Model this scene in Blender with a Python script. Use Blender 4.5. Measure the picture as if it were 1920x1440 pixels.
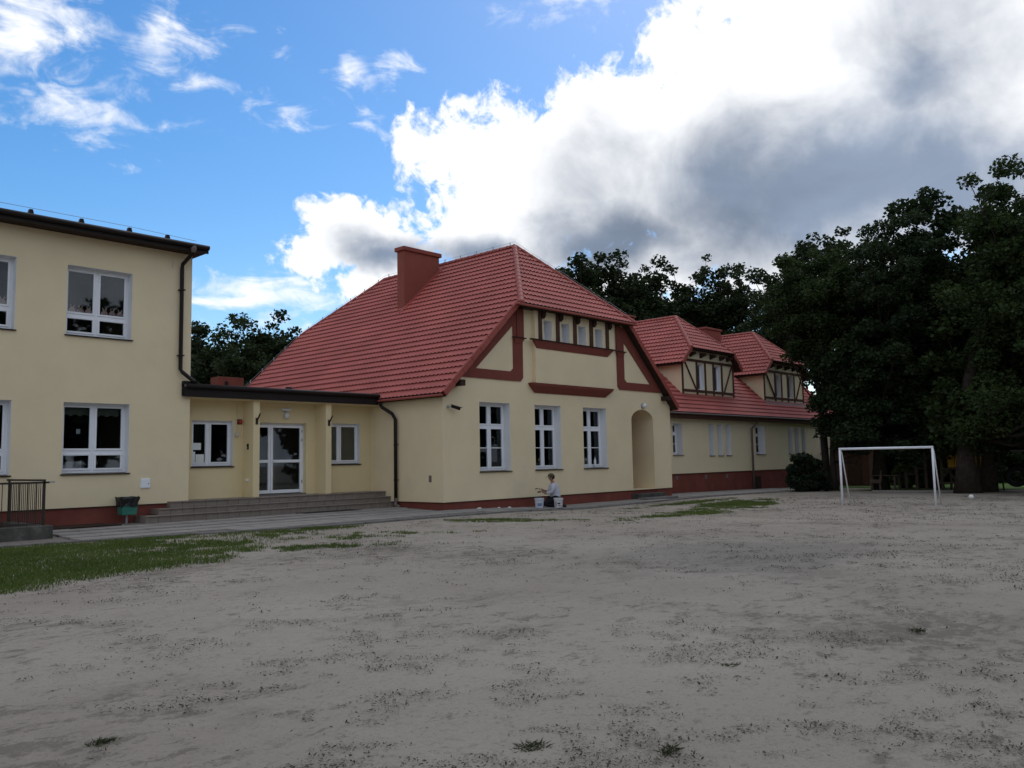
import bpy, bmesh, math, random
import numpy as np
from mathutils import Vector, Matrix

# ------------------------------------------------------------------ clear
for o in list(bpy.data.objects):
    bpy.data.objects.remove(o)
sc = bpy.context.scene
COL = sc.collection
random.seed(7)
rng = np.random.default_rng(11)

# ------------------------------------------------------------------ camera
cam_d = bpy.data.cameras.new('camera')
cam_d.sensor_width = 36.0
cam_d.lens = 36.0 * 1570.464 / 1920.0
cam_d.clip_start = 0.1
cam_d.clip_end = 3000
cam = bpy.data.objects.new('camera', cam_d)
COL.objects.link(cam)
cR = Vector((0.68389271, -0.72935462, -0.01823738))
cU = Vector((-0.05398835, -0.07552001, 0.99568167))
cF = Vector((0.72758231, 0.67995483, 0.09102424))
CAMPOS = Vector((-16.7433, -18.4885, 1.45))
mw = Matrix((cR, cU, -cF)).transposed().to_4x4()
mw.translation = CAMPOS
cam.matrix_world = mw
sc.camera = cam

# ------------------------------------------------------------------ view, render
sc.view_settings.view_transform = 'Standard'
sc.view_settings.look = 'None'
sc.view_settings.exposure = 0.0
sc.view_settings.gamma = 1.0
sc.view_settings.use_curve_mapping = False
sc.render.engine = 'CYCLES'
sc.cycles.max_bounces = 6
sc.cycles.diffuse_bounces = 3
sc.cycles.glossy_bounces = 3
sc.cycles.transmission_bounces = 4
sc.cycles.transparent_max_bounces = 10
sc.cycles.use_denoising = True
sc.cycles.sample_clamp_indirect = 4.0

# ------------------------------------------------------------------ world: Nishita sky with broken cumulus
SUN_AZ, SUN_EL = math.radians(22), math.radians(48)      # azimuth counted from +X towards +Y
world = bpy.data.worlds.new('World')
sc.world = world
world.use_nodes = True
wt = world.node_tree
wt.nodes.clear()


class NG:
    """little expression builder for shader nodes"""
    def __init__(self, tree):
        self.t = tree

    def n(self, typ, **kw):
        nd = self.t.nodes.new(typ)
        for k, v in kw.items():
            setattr(nd, k, v)
        return nd

    def put(self, sock, v):
        if isinstance(v, bpy.types.NodeSocket):
            self.t.links.new(v, sock)
        else:
            sock.default_value = v

    def m(self, op, a, b=None, c=None, clamp=False):
        nd = self.n('ShaderNodeMath', operation=op, use_clamp=clamp)
        self.put(nd.inputs[0], a)
        if b is not None:
            self.put(nd.inputs[1], b)
        if c is not None:
            self.put(nd.inputs[2], c)
        return nd.outputs[0]

    def sstep(self, v, lo, hi):
        nd = self.n('ShaderNodeMapRange', interpolation_type='SMOOTHSTEP')
        self.put(nd.inputs['Value'], v)
        nd.inputs['From Min'].default_value = lo
        nd.inputs['From Max'].default_value = hi
        return nd.outputs['Result']

    def lin(self, v, lo, hi, a=0.0, b=1.0):
        nd = self.n('ShaderNodeMapRange')
        self.put(nd.inputs['Value'], v)
        nd.inputs['From Min'].default_value = lo
        nd.inputs['From Max'].default_value = hi
        nd.inputs['To Min'].default_value = a
        nd.inputs['To Max'].default_value = b
        return nd.outputs['Result']

    def noise(self, vec, scale, detail=4, rough=0.5, dist=0.0, out=0):
        nd = self.n('ShaderNodeTexNoise')
        if vec is not None:
            self.put(nd.inputs['Vector'], vec)
        nd.inputs['Scale'].default_value = scale
        nd.inputs['Detail'].default_value = detail
        nd.inputs['Roughness'].default_value = rough
        nd.inputs['Distortion'].default_value = dist
        return nd.outputs[out]

    def mix(self, f, a, b, blend='MIX'):
        nd = self.n('ShaderNodeMix', data_type='RGBA', blend_type=blend)
        self.put(nd.inputs['Factor'], f)
        for s, v in ((nd.inputs['A'], a), (nd.inputs['B'], b)):
            pass
        ca = [i for i in nd.inputs if i.name == 'A' and i.type == 'RGBA'][0]
        cb = [i for i in nd.inputs if i.name == 'B' and i.type == 'RGBA'][0]
        for s, v in ((ca, a), (cb, b)):
            if isinstance(v, bpy.types.NodeSocket):
                self.t.links.new(v, s)
            else:
                s.default_value = (*v, 1.0) if len(v) == 3 else v
        return [o for o in nd.outputs if o.type == 'RGBA'][0]


W = NG(wt)
tc = W.n('ShaderNodeTexCoord')
dirv = tc.outputs['Generated']
sep = W.n('ShaderNodeSeparateXYZ')
wt.links.new(dirv, sep.inputs[0])
dx, dy, dz = sep.outputs
# slow warp of the sky position so that cloud outlines come out ragged
wv = W.n('ShaderNodeTexNoise')
wt.links.new(dirv, wv.inputs['Vector'])
wv.inputs['Scale'].default_value = 7.0
wv.inputs['Detail'].default_value = 5.0
wv.inputs['Roughness'].default_value = 0.55
ws = W.n('ShaderNodeSeparateColor')
wt.links.new(wv.outputs['Color'], ws.inputs[0])
az = W.m('MULTIPLY', W.m('ARCTAN2', dy, dx), 180 / math.pi)
el = W.m('MULTIPLY', W.m('ARCSINE', dz), 180 / math.pi)
azw = W.m('MULTIPLY_ADD', W.m('SUBTRACT', ws.outputs[0], 0.5), 9.0, az)
elw = W.m('MULTIPLY_ADD', W.m('SUBTRACT', ws.outputs[1], 0.5), 6.0, el)
# broad masses of this afternoon's cloud: azimuth, elevation, half widths (degrees), tilt, weight
BANK = [
    (20, 26, 17, 8.0, 14, 1.5), (15, 20.5, 14, 7.5, 0, 1.5), (31, 20, 15, 7.5, 20, 1.4), (43, 17.5, 9, 7, 25, 1.25), (22, 16, 16, 6, 0, 1.3),
    (52.5, 15.0, 6.5, 3.0, -14, 1.0), (8, 22, 10, 9, 0, 1.5), (47, 21.6, 5.0, 3.4, 20, .9), (56.5, 13.6, 3.6, 1.5, 0, .7),
    (52, 11.6, 4, 1.7, 0, .6), (34, 12.5, 8, 3.2, 0, .9), (27.5, 11.3, 2.6, 1.7, 0, .6), (31, 10.2, 2.0, 1.0, 0, .4)]
THIN = [
    (61, 11.0, 9, 1.7, -4, .70), (74.0, 25.5, 5.8, 4.6, 30, .62), (70.5, 21.4, 5.0, 2.0, 4, .44), (65.8, 27.3, 3.2, 3.0, 20, .58), (62.4, 27.4, 3.0, 1.1, -18, .40),
    (65.3, 20.8, 3.8, 1.1, 4, .34), (55.0, 25.2, 2.5, 2.1, 10, .52), (50.6, 25.9, 2.4, 1.2, 10, .42), (59.0, 22.9, 3.2, 1.2, -12, .38),
    (62.6, 23.3, 1.5, .8, 0, .26), (39.2, 30.0, 3.8, 1.9, 10, .55), (35.6, 30, 1.6, 1.3, 0, .4), (57, 8.6, 8, 1.0, 0, .4), (52.5, 22.6, 3.0, .9, -15, .45), (67.5, 18, 1.6, .6, 0, .2)]


def masses(lst):
    dens_ = None
    for (a0, e0, ra, re, tilt, wgt) in lst:
        ct, st = math.cos(math.radians(tilt)), math.sin(math.radians(tilt))
        X = W.m('SUBTRACT', azw, a0)
        Y = W.m('SUBTRACT', elw, e0)
        Xr = W.m('MULTIPLY_ADD', X, ct / ra, W.m('MULTIPLY', Y, -st / ra))
        Yr = W.m('MULTIPLY_ADD', X, st / re, W.m('MULTIPLY', Y, ct / re))
        r = W.m('SQRT', W.m('MULTIPLY_ADD', Xr, Xr, W.m('MULTIPLY', Yr, Yr)))
        v = W.m('MULTIPLY', W.m('SUBTRACT', 1.0, r), wgt)
        dens_ = v if dens_ is None else W.m('MAXIMUM', dens_, v)
    return dens_


dens = masses(BANK)
thin = masses(THIN)
# the same broken cloud all round the rest of the sky
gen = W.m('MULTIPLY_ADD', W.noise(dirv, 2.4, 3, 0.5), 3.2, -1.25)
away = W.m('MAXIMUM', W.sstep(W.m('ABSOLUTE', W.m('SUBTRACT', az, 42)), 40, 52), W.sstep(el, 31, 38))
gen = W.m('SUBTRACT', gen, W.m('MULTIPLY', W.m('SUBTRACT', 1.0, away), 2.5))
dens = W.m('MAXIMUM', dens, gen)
fbm = W.noise(dirv, 19.0, 7, 0.6, 0.5)
fine = W.noise(dirv, 60.0, 5, 0.6, 0.6)
rag = W.m('ADD', W.m('MULTIPLY_ADD', fbm, 1.7, -0.87), W.m('MULTIPLY_ADD', fine, 0.7, -0.36))
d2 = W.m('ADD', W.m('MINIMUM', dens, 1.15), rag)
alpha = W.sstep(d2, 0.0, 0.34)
# thin clouds are streaked along the wind and let the blue through
smap = W.n('ShaderNodeMapping')
smap.inputs['Rotation'].default_value = (0.25, 0.3, 0)
smap.inputs['Scale'].default_value = (1.0, 1.0, 2.2)
wt.links.new(dirv, smap.inputs['Vector'])
wisp = W.m('ADD', W.m('MULTIPLY_ADD', W.noise(smap.outputs[0], 15.0, 8, 0.58, 0.8), 1.9, -0.97), W.m('MULTIPLY_ADD', fine, 0.35, -0.18))
a_thin = W.m('MULTIPLY', W.sstep(W.m('ADD', thin, wisp), -0.02, 0.75), 0.97)
alpha = W.m('MAXIMUM', alpha, a_thin)
# thick parts are grey, thin edges turned to the sun are white
GREY = [(21, 17.0, 21, 7.0, 0, 1.15), (34, 14.5, 11, 4.0, 0, 1.0), (15, 24.0, 6.5, 8, 0, .62), (51.5, 14.3, 5.6, 2.0, -8, .95), (45, 13.6, 8, 2.4, 0, .95)]
gr = None
for (a0, e0, ra, re, tilt, wgt) in GREY:
    X = W.m('MULTIPLY', W.m('SUBTRACT', azw, a0), 1 / ra)
    Y = W.m('MULTIPLY', W.m('SUBTRACT', elw, e0), 1 / re)
    r = W.m('SQRT', W.m('MULTIPLY_ADD', X, X, W.m('MULTIPLY', Y, Y)))
    v = W.m('MULTIPLY', W.m('SUBTRACT', 1.0, r), wgt)
    gr = v if gr is None else W.m('MAXIMUM', gr, v)
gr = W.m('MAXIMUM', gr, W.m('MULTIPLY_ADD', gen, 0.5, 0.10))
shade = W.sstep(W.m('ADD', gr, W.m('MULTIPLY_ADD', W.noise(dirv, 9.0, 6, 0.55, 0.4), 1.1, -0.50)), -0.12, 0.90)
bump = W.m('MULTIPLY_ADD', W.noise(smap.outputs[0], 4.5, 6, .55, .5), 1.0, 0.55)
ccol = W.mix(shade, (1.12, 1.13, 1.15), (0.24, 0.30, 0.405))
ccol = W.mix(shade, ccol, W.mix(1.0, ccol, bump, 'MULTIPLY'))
sky = W.n('ShaderNodeTexSky', sky_type='NISHITA', sun_disc=False)
sky.sun_elevation = SUN_EL
sky.sun_rotation = math.pi / 2 - SUN_AZ
sky.air_density = 1.0
sky.dust_density = 0.4
sky.ozone_density = 2.0
bg1 = W.n('ShaderNodeBackground')
hs = W.n('ShaderNodeHueSaturation')
hs.inputs['Saturation'].default_value = 1.36
wt.links.new(sky.outputs[0], hs.inputs['Color'])
wt.links.new(hs.outputs[0], bg1.inputs['Color'])
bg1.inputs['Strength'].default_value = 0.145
bg2 = W.n('ShaderNodeBackground')
wt.links.new(ccol, bg2.inputs['Color'])
bg2.inputs['Strength'].default_value = 1.0
mixs = W.n('ShaderNodeMixShader')
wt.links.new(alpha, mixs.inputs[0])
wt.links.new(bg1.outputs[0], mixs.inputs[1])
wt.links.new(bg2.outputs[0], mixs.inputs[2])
world.cycles.sampling_method = 'MANUAL'
world.cycles.sample_map_resolution = 512
wo = W.n('ShaderNodeOutputWorld')
wt.links.new(mixs.outputs[0], wo.inputs['Surface'])

# ------------------------------------------------------------------ sun, behind cloud
sl = bpy.data.lights.new('sun', 'SUN')
sl.energy = 0.5
sl.angle = math.radians(35)
sl.color = (1.0, 0.96, 0.9)
so = bpy.data.objects.new('sun', sl)
COL.objects.link(so)
sd = Vector((math.cos(SUN_EL) * math.cos(SUN_AZ), math.cos(SUN_EL) * math.sin(SUN_AZ), math.sin(SUN_EL)))
so.rotation_euler = sd.to_track_quat('Z', 'Y').to_euler()
so.location = (20, 10, 40)

# ================================================================== helpers
WL = {}


def wloc(o):
    return WL.get(o.name, Vector((0, 0, 0))) if o else Vector((0, 0, 0))


def tag(o, label=None, cat=None, group=None, kind=None):
    if label: o['label'] = label
    if cat: o['category'] = cat
    if group: o['group'] = group
    if kind: o['kind'] = kind
    return o


def empty(name, loc, label=None, cat=None, group=None, parent=None):
    o = bpy.data.objects.new(name, None)
    COL.objects.link(o)
    loc = Vector(loc)
    o.empty_display_size = 0.2
    if parent:
        o.parent = parent
    o.location = loc - wloc(parent)
    WL[o.name] = loc
    return tag(o, label, cat, group)


def link_mesh(name, me, parent=None, origin=(0, 0, 0)):
    o = bpy.data.objects.new(name, me)
    COL.objects.link(o)
    origin = Vector(origin)
    if parent:
        o.parent = parent
    o.location = origin - wloc(parent)
    WL[o.name] = origin
    return o


def link_at(name, me, parent, mat4):
    """alike piece: shared mesh placed by a world matrix (parents are only moved, never turned)"""
    o = bpy.data.objects.new(name, me)
    COL.objects.link(o)
    m4 = mat4.copy()
    if parent:
        o.parent = parent
        m4.translation = m4.translation - wloc(parent)
    o.matrix_local = m4
    WL[o.name] = mat4.translation.copy()
    return o


class MB:
    def __init__(self):
        self.v = []
        self.f = []

    def add(self, vs, fs):
        k = len(self.v)
        self.v += [tuple(p) for p in vs]
        self.f += [tuple(i + k for i in q) for q in fs]
        return self

    def box(self, x0, x1, y0, y1, z0, z1):
        return self.add([(x0, y0, z0), (x1, y0, z0), (x1, y1, z0), (x0, y1, z0), (x0, y0, z1), (x1, y0, z1), (x1, y1, z1), (x0, y1, z1)],
                        [(0, 3, 2, 1), (4, 5, 6, 7), (0, 1, 5, 4), (1, 2, 6, 5), (2, 3, 7, 6), (3, 0, 4, 7)])

    def prism(self, poly, a, b, axis='y'):
        """extrude a polygon given in the two other axes"""
        def P(p, t):
            return (p[0], t, p[1]) if axis == 'y' else ((t, p[0], p[1]) if axis == 'x' else (p[0], p[1], t))
        n = len(poly)
        vs = [P(p, a) for p in poly] + [P(p, b) for p in poly]
        fs = [tuple(range(n)), tuple(range(2 * n - 1, n - 1, -1))]
        fs += [(i, i + n, (i + 1) % n + n, (i + 1) % n) for i in range(n)]
        return self.add(vs, fs)

    def bar(self, p0, p1, w, h, up=(0, 0, 1)):
        p0, p1, up = Vector(p0), Vector(p1), Vector(up)
        d = (p1 - p0).normalized()
        s = d.cross(up)
        if s.length < 1e-4:
            s = d.cross(Vector((1, 0, 0)))
        s.normalize()
        u = s.cross(d)
        c = [(-1, -1), (1, -1), (1, 1), (-1, 1)]
        vs = [p0 + s * a * w / 2 + u * b * h / 2 for a, b in c] + [p1 + s * a * w / 2 + u * b * h / 2 for a, b in c]
        return self.add(vs, [(3, 2, 1, 0), (4, 5, 6, 7), (0, 1, 5, 4), (1, 2, 6, 5), (2, 3, 7, 6), (3, 0, 4, 7)])

    def tube(self, pts, radii, n=8, cap=True):
        pts = [Vector(p) for p in pts]
        if not hasattr(radii, '__len__'):
            radii = [radii] * len(pts)
        rings = []
        ref = Vector((0.31, 0.17, 0.93)).normalized()
        for i, p in enumerate(pts):
            d = (pts[min(i + 1, len(pts) - 1)] - pts[max(i - 1, 0)]).normalized()
            a = d.cross(ref)
            if a.length < 0.05:
                a = d.cross(Vector((1, 0, 0)))
            a.normalize()
            b = d.cross(a)
            rings.append([p + (a * math.cos(2 * math.pi * k / n) + b * math.sin(2 * math.pi * k / n)) * radii[i] for k in range(n)])
        vs = [q for r in rings for q in r]
        fs = []
        for i in range(len(pts) - 1):
            for k in range(n):
                fs.append((i * n + k, i * n + (k + 1) % n, (i + 1) * n + (k + 1) % n, (i + 1) * n + k))
        if cap:
            fs.append(tuple(range(n - 1, -1, -1)))
            fs.append(tuple((len(pts) - 1) * n + k for k in range(n)))
        return self.add(vs, fs)

    def lathe(self, c, prof, n=16):
        """profile of (radius, z) turned round a vertical axis"""
        vs = [(c[0] + r * math.cos(2 * math.pi * k / n), c[1] + r * math.sin(2 * math.pi * k / n), c[2] + z) for r, z in prof for k in range(n)]
        fs = []
        for i in range(len(prof) - 1):
            for k in range(n):
                fs.append((i * n + k, i * n + (k + 1) % n, (i + 1) * n + (k + 1) % n, (i + 1) * n + k))
        fs.append(tuple(range(n - 1, -1, -1)))
        fs.append(tuple((len(prof) - 1) * n + k for k in range(n)))
        return self.add(vs, fs)

    def ball(self, c, r, nu=12, nv=8, sc3=(1, 1, 1)):
        prof = [(math.sin(math.pi * (i + .02) / (nv + .04)), -math.cos(math.pi * (i + .02) / (nv + .04))) for i in range(nv + 1)]
        k0 = len(self.v)
        self.lathe((0, 0, 0), prof, nu)
        for k in range(k0, len(self.v)):
            p = self.v[k]
            self.v[k] = (c[0] + p[0] * r * sc3[0], c[1] + p[1] * r * sc3[1], c[2] + p[2] * r * sc3[2])
        return self

    def mesh(self, name, mat, origin=(0, 0, 0), bevel=0.0, smooth=False, fix=True):
        me = bpy.data.meshes.new(name)
        o = Vector(origin)
        me.from_pydata([(p[0] - o.x, p[1] - o.y, p[2] - o.z) for p in self.v], [], self.f)
        bm = bmesh.new()
        bm.from_mesh(me)
        if fix:
            bmesh.ops.recalc_face_normals(bm, faces=bm.faces)
        if bevel > 0:
            bmesh.ops.bevel(bm, geom=list(bm.edges), offset=bevel, segments=1, affect='EDGES', clamp_overlap=True)
        bm.to_mesh(me)
        bm.free()
        me.materials.append(mat)
        if smooth:
            me.shade_smooth()
        return me

    def build(self, name, mat, parent=None, origin=None, bevel=0.0, smooth=False, fix=True):
        if origin is None:
            origin = wloc(parent) if parent else (0, 0, 0)
        me = self.mesh(name, mat, origin, bevel, smooth, fix)
        return link_mesh(name, me, parent, origin)


def np_mesh(name, V, F, mat, parent=None, origin=(0, 0, 0), attr=None, smooth=False):
    """fast mesh from arrays; F is (n,3) or (n,4)"""
    me = bpy.data.meshes.new(name)
    V = np.asarray(V, np.float32) - np.asarray(origin, np.float32)
    F = np.asarray(F, np.int32)
    k = F.shape[1]
    me.vertices.add(len(V))
    me.vertices.foreach_set('co', V.ravel())
    me.loops.add(F.size)
    me.loops.foreach_set('vertex_index', F.ravel())
    me.polygons.add(len(F))
    me.polygons.foreach_set('loop_start', np.arange(0, F.size, k, dtype=np.int32))
    me.polygons.foreach_set('loop_total', np.full(len(F), k, np.int32))
    if attr is not None:
        a = me.attributes.new('tint', 'FLOAT', 'POINT')
        a.data.foreach_set('value', np.asarray(attr, np.float32))
    me.update(calc_edges=True)
    me.validate()
    if smooth:
        me.shade_smooth()
    me.materials.append(mat)
    return link_mesh(name, me, parent, origin)


# ================================================================== materials
MATS = {}


def mat(name, base, rough=0.8, spec=0.3, var=0.12, scale=3.0, bump=0.0, bscale=60.0, bdist=0.01, metal=0.0, col2=None, detail=5, stain=None):
    m = bpy.data.materials.new(name)
    m.use_nodes = True
    N = NG(m.node_tree)
    b = m.node_tree.nodes['Principled BSDF']
    tcn = N.n('ShaderNodeTexCoord')
    ge = N.n('ShaderNodeNewGeometry')
    pos = ge.outputs['Position']
    f = N.noise(pos, scale, detail, 0.6)
    lo = tuple(c * (1 - var) for c in base)
    hi = tuple(min(1, c * (1 + var)) for c in (col2 or base))
    col = N.mix(N.lin(f, 0.3, 0.7), lo, hi)
    if stain:
        s = N.sstep(N.noise(pos, stain[0], 6, 0.65), stain[1], stain[1] + 0.15)
        col = N.mix(N.m('MULTIPLY', s, stain[3]), col, stain[2])
    m.node_tree.links.new(col, b.inputs['Base Color'])
    b.inputs['Roughness'].default_value = rough
    b.inputs['Specular IOR Level'].default_value = spec
    b.inputs['Metallic'].default_value = metal
    if bump > 0:
        bn = N.n('ShaderNodeBump')
        bn.inputs['Strength'].default_value = bump
        bn.inputs['Distance'].default_value = bdist
        m.node_tree.links.new(N.noise(pos, bscale, 4, 0.6), bn.inputs['Height'])
        m.node_tree.links.new(bn.outputs[0], b.inputs['Normal'])
    MATS[name] = m
    return m


M_CREAM = mat('cream_render', (0.81, 0.675, 0.445), 0.9, 0.2, 0.05, 0.7, 0.25, 90, 0.006, stain=(0.5, 0.56, (0.69, 0.59, 0.425), 0.4))
M_CREAM2 = mat('cream_render_porch', (0.78, 0.64, 0.38), 0.9, 0.2, 0.035, 0.7, 0.25, 90, 0.006)
M_CREAMW = mat('cream_render_wing', (0.80, 0.68, 0.46), 0.9, 0.2, 0.04, 0.6, 0.25, 90, 0.006, stain=(0.5, 0.56, (0.57, 0.52, 0.37), 0.4))
M_REVEAL = mat('white_reveal_paint', (0.80, 0.80, 0.82), 0.8, 0.3, 0.03, 2, 0.12, 90, 0.004)
M_PVC = mat('white_plastic_frame', (0.86, 0.87, 0.90), 0.35, 0.5, 0.02, 5)
M_PLINTH = mat('red_brown_plinth', (0.20, 0.058, 0.042), 0.85, 0.25, 0.18, 1.4, 0.4, 40, 0.01, stain=(2.2, 0.56, (0.13, 0.06, 0.05), 0.6))
M_BAND = mat('red_brown_painted_band', (0.20, 0.052, 0.037), 0.75, 0.3, 0.08, 2.0, 0.15, 70, 0.004)
M_CHIM = mat('red_brown_chimney_render', (0.25, 0.072, 0.052), 0.85, 0.25, 0.08, 1.5, 0.2, 60, 0.006)
M_TILE = mat('red_metal_tile', (0.40, 0.097, 0.080), 0.55, 0.3, 0.12, 0.7, col2=(0.44, 0.110, 0.091), stain=(1.3, .54, (.33, .085, .068), .4))
M_TRIM = mat('red_metal_trim', (0.33, 0.078, 0.058), 0.55, 0.3, 0.08, 2.0)
M_TIMBER = mat('dark_brown_timber', (0.075, 0.034, 0.022), 0.7, 0.3, 0.25, 6, 0.3, 30, 0.004)
M_SOFFIT = mat('dark_soffit_boards', (0.04, 0.024, 0.018), 0.8, 0.2, 0.2, 5)
M_BROWN = mat('dark_brown_sheet', (0.016, 0.011, 0.010), 0.55, 0.25, 0.15, 3)
M_GREYSHEET = mat('grey_brown_sheet', (0.16, 0.12, 0.105), 0.5, 0.5, 0.12, 3)
M_DARKIN = mat('dim_interior_wall', (0.035, 0.032, 0.028), 0.95, 0.1, 0.1, 1)
M_CURTAIN = mat('grey_green_curtain', (0.16, 0.17, 0.13), 0.95, 0.1, 0.1, 12)
M_LACE = mat('pale_lace', (0.55, 0.52, 0.5), 0.95, 0.1, 0.12, 30)
M_PAPER = mat('white_paper', (0.75, 0.78, 0.74), 0.9, 0.2, 0.04, 8)
M_PINK = mat('pink_cut_paper', (0.72, 0.47, 0.42), 0.9, 0.2, 0.05, 8)
M_STEP = mat('brown_grey_step_tile', (0.235, 0.195, 0.165), 0.7, 0.35, 0.14, 5, 0.2, 80, 0.003)
M_MORTAR = mat('grey_mortar', (0.19, 0.165, 0.145), 0.95, 0.1, 0.15, 8)
M_SLAB = mat('grey_concrete_slab', (0.27, 0.252, 0.232), 0.9, 0.2, 0.14, 2.2, 0.35, 50, 0.006, stain=(1.1, 0.52, (0.20, 0.185, 0.165), 0.55))
M_KERB = mat('weathered_kerb', (0.17, 0.16, 0.15), 0.95, 0.15, 0.25, 4, 0.5, 40, 0.01)
M_CONC = mat('dark_mossy_concrete', (0.085, 0.08, 0.07), 0.95, 0.15, 0.35, 3, 0.6, 25, 0.02, stain=(3, .55, (0.17, .16, .145), .6))
M_IRON = mat('rusty_black_iron', (0.035, 0.026, 0.02), 0.7, 0.4, 0.3, 20)
M_GREENP = mat('teal_green_paint', (0.035, 0.19, 0.14), 0.5, 0.45, 0.15, 6)
M_BAG = mat('black_bin_liner', (0.012, 0.012, 0.014), 0.4, 0.5, 0.2, 15)
M_STEEL = mat('galvanised_steel', (0.38, 0.40, 0.42), 0.5, 0.5, 0.12, 8, metal=0.6)
M_WHITE = mat('white_goal_paint', (0.80, 0.82, 0.86), 0.45, 0.5, 0.08, 6, stain=(9, .6, (.45, .42, .38), .35))
M_LAMP = mat('white_opal_glass', (0.78, 0.80, 0.82), 0.25, 0.5, 0.02, 5)
M_RED = mat('red_plastic', (0.45, 0.03, 0.015), 0.4, 0.5, 0.05, 5)
M_ORANGEWOOD = mat('varnished_orange_wood', (0.30, 0.13, 0.035), 0.5, 0.4, 0.2, 8)
M_BARK = mat('oak_bark', (0.038, 0.030, 0.024), 0.95, 0.15, 0.35, 6, 0.8, 14, 0.04)
M_YELLOW = mat('yellow_panel', (0.45, 0.24, 0.01), 0.6, 0.4, 0.1, 4)
M_LOG = mat('grey_brown_log', (0.095, 0.074, 0.055), 0.9, 0.2, 0.25, 7, 0.4, 20, 0.01)
M_TYRE = mat('black_rubber', (0.02, 0.02, 0.02), 0.8, 0.3, 0.1, 6)
M_BRICK = mat('old_brown_brick', (0.13, 0.065, 0.045), 0.95, 0.15, 0.2, 6, 0.4, 20, 0.01)
M_SKIN = mat('tanned_skin', (0.30, 0.15, 0.10), 0.6, 0.3, 0.06, 10)
M_SHIRT = mat('pale_grey_shirt', (0.50, 0.51, 0.57), 0.9, 0.15, 0.10, 9, 0.4, 25, 0.01)
M_TROUS = mat('black_trousers', (0.016, 0.017, 0.022), 0.9, 0.15, 0.15, 9)
M_CAP = mat('brown_camouflage_cap', (0.055, 0.042, 0.025), 0.9, 0.15, 0.3, 40, col2=(0.12, 0.09, 0.055))
M_HAIR = mat('dark_hair', (0.025, 0.018, 0.014), 0.8, 0.2, 0.2, 30)
M_BUCKB = mat('white_bucket_blue_print', (0.56, 0.60, 0.68), 0.5, 0.4, 0.10, 14)
M_BUCKW = mat('white_bucket', (0.66, 0.66, 0.67), 0.5, 0.4, 0.08, 14)
M_BLUEP = mat('blue_print', (0.16, 0.22, 0.42), 0.6, 0.4, 0.1, 10)
M_PRINT = mat('dark_print', (0.07, 0.06, 0.08), 0.6, 0.4, 0.1, 10)
M_BALL = mat('white_ball', (0.75, 0.75, 0.73), 0.5, 0.4, 0.05, 10)
M_GRATE = mat('worn_iron_grate', (0.03, 0.03, 0.03), 0.7, 0.4, 0.2, 10)


def glass_mat():
    m = bpy.data.materials.new('window_glass')
    m.use_nodes = True
    N = NG(m.node_tree)
    m.node_tree.nodes.clear()
    tr = N.n('ShaderNodeBsdfTransparent')
    tr.inputs['Color'].default_value = (0.86, 0.89, 0.90, 1)
    gl = N.n('ShaderNodeBsdfGlossy')
    gl.inputs['Roughness'].default_value = 0.02
    gl.inputs['Color'].default_value = (0.9, 0.95, 1.0, 1)
    fr = N.n('ShaderNodeFresnel')
    fr.inputs['IOR'].default_value = 1.5
    ge = N.n('ShaderNodeNewGeometry')
    bn = N.n('ShaderNodeBump')
    bn.inputs['Strength'].default_value = 0.012
    bn.inputs['Distance'].default_value = 0.02
    m.node_tree.links.new(N.noise(ge.outputs['Position'], 1.6, 2, 0.5), bn.inputs['Height'])
    m.node_tree.links.new(bn.outputs[0], gl.inputs['Normal'])
    mx = N.n('ShaderNodeMixShader')
    fac = N.m('MULTIPLY', fr.outputs[0], 1.0, clamp=True)
    m.node_tree.links.new(fac, mx.inputs[0])
    m.node_tree.links.new(tr.outputs[0], mx.inputs[1])
    m.node_tree.links.new(gl.outputs[0], mx.inputs[2])
    out = N.n('ShaderNodeOutputMaterial')
    m.node_tree.links.new(mx.outputs[0], out.inputs['Surface'])
    return m


M_GLASS = glass_mat()


def leaf_mat(name, c0, c1, trans=0.25):
    m = bpy.data.materials.new(name)
    m.use_nodes = True
    N = NG(m.node_tree)
    b = m.node_tree.nodes['Principled BSDF']
    at = N.n('ShaderNodeAttribute', attribute_name='tint')
    col = N.mix(at.outputs['Fac'], c0, c1)
    m.node_tree.links.new(col, b.inputs['Base Color'])
    b.inputs['Roughness'].default_value = 0.6
    b.inputs['Specular IOR Level'].default_value = 0.15
    tl = N.n('ShaderNodeBsdfTranslucent')
    m.node_tree.links.new(N.mix(0.5, col, (0.06, 0.11, 0.015)), tl.inputs['Color'])
    mx = N.n('ShaderNodeMixShader')
    mx.inputs[0].default_value = trans
    out = m.node_tree.nodes['Material Output']
    m.node_tree.links.new(b.outputs[0], mx.inputs[1])
    m.node_tree.links.new(tl.outputs[0], mx.inputs[2])
    m.node_tree.links.new(mx.outputs[0], out.inputs['Surface'])
    return m


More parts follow.
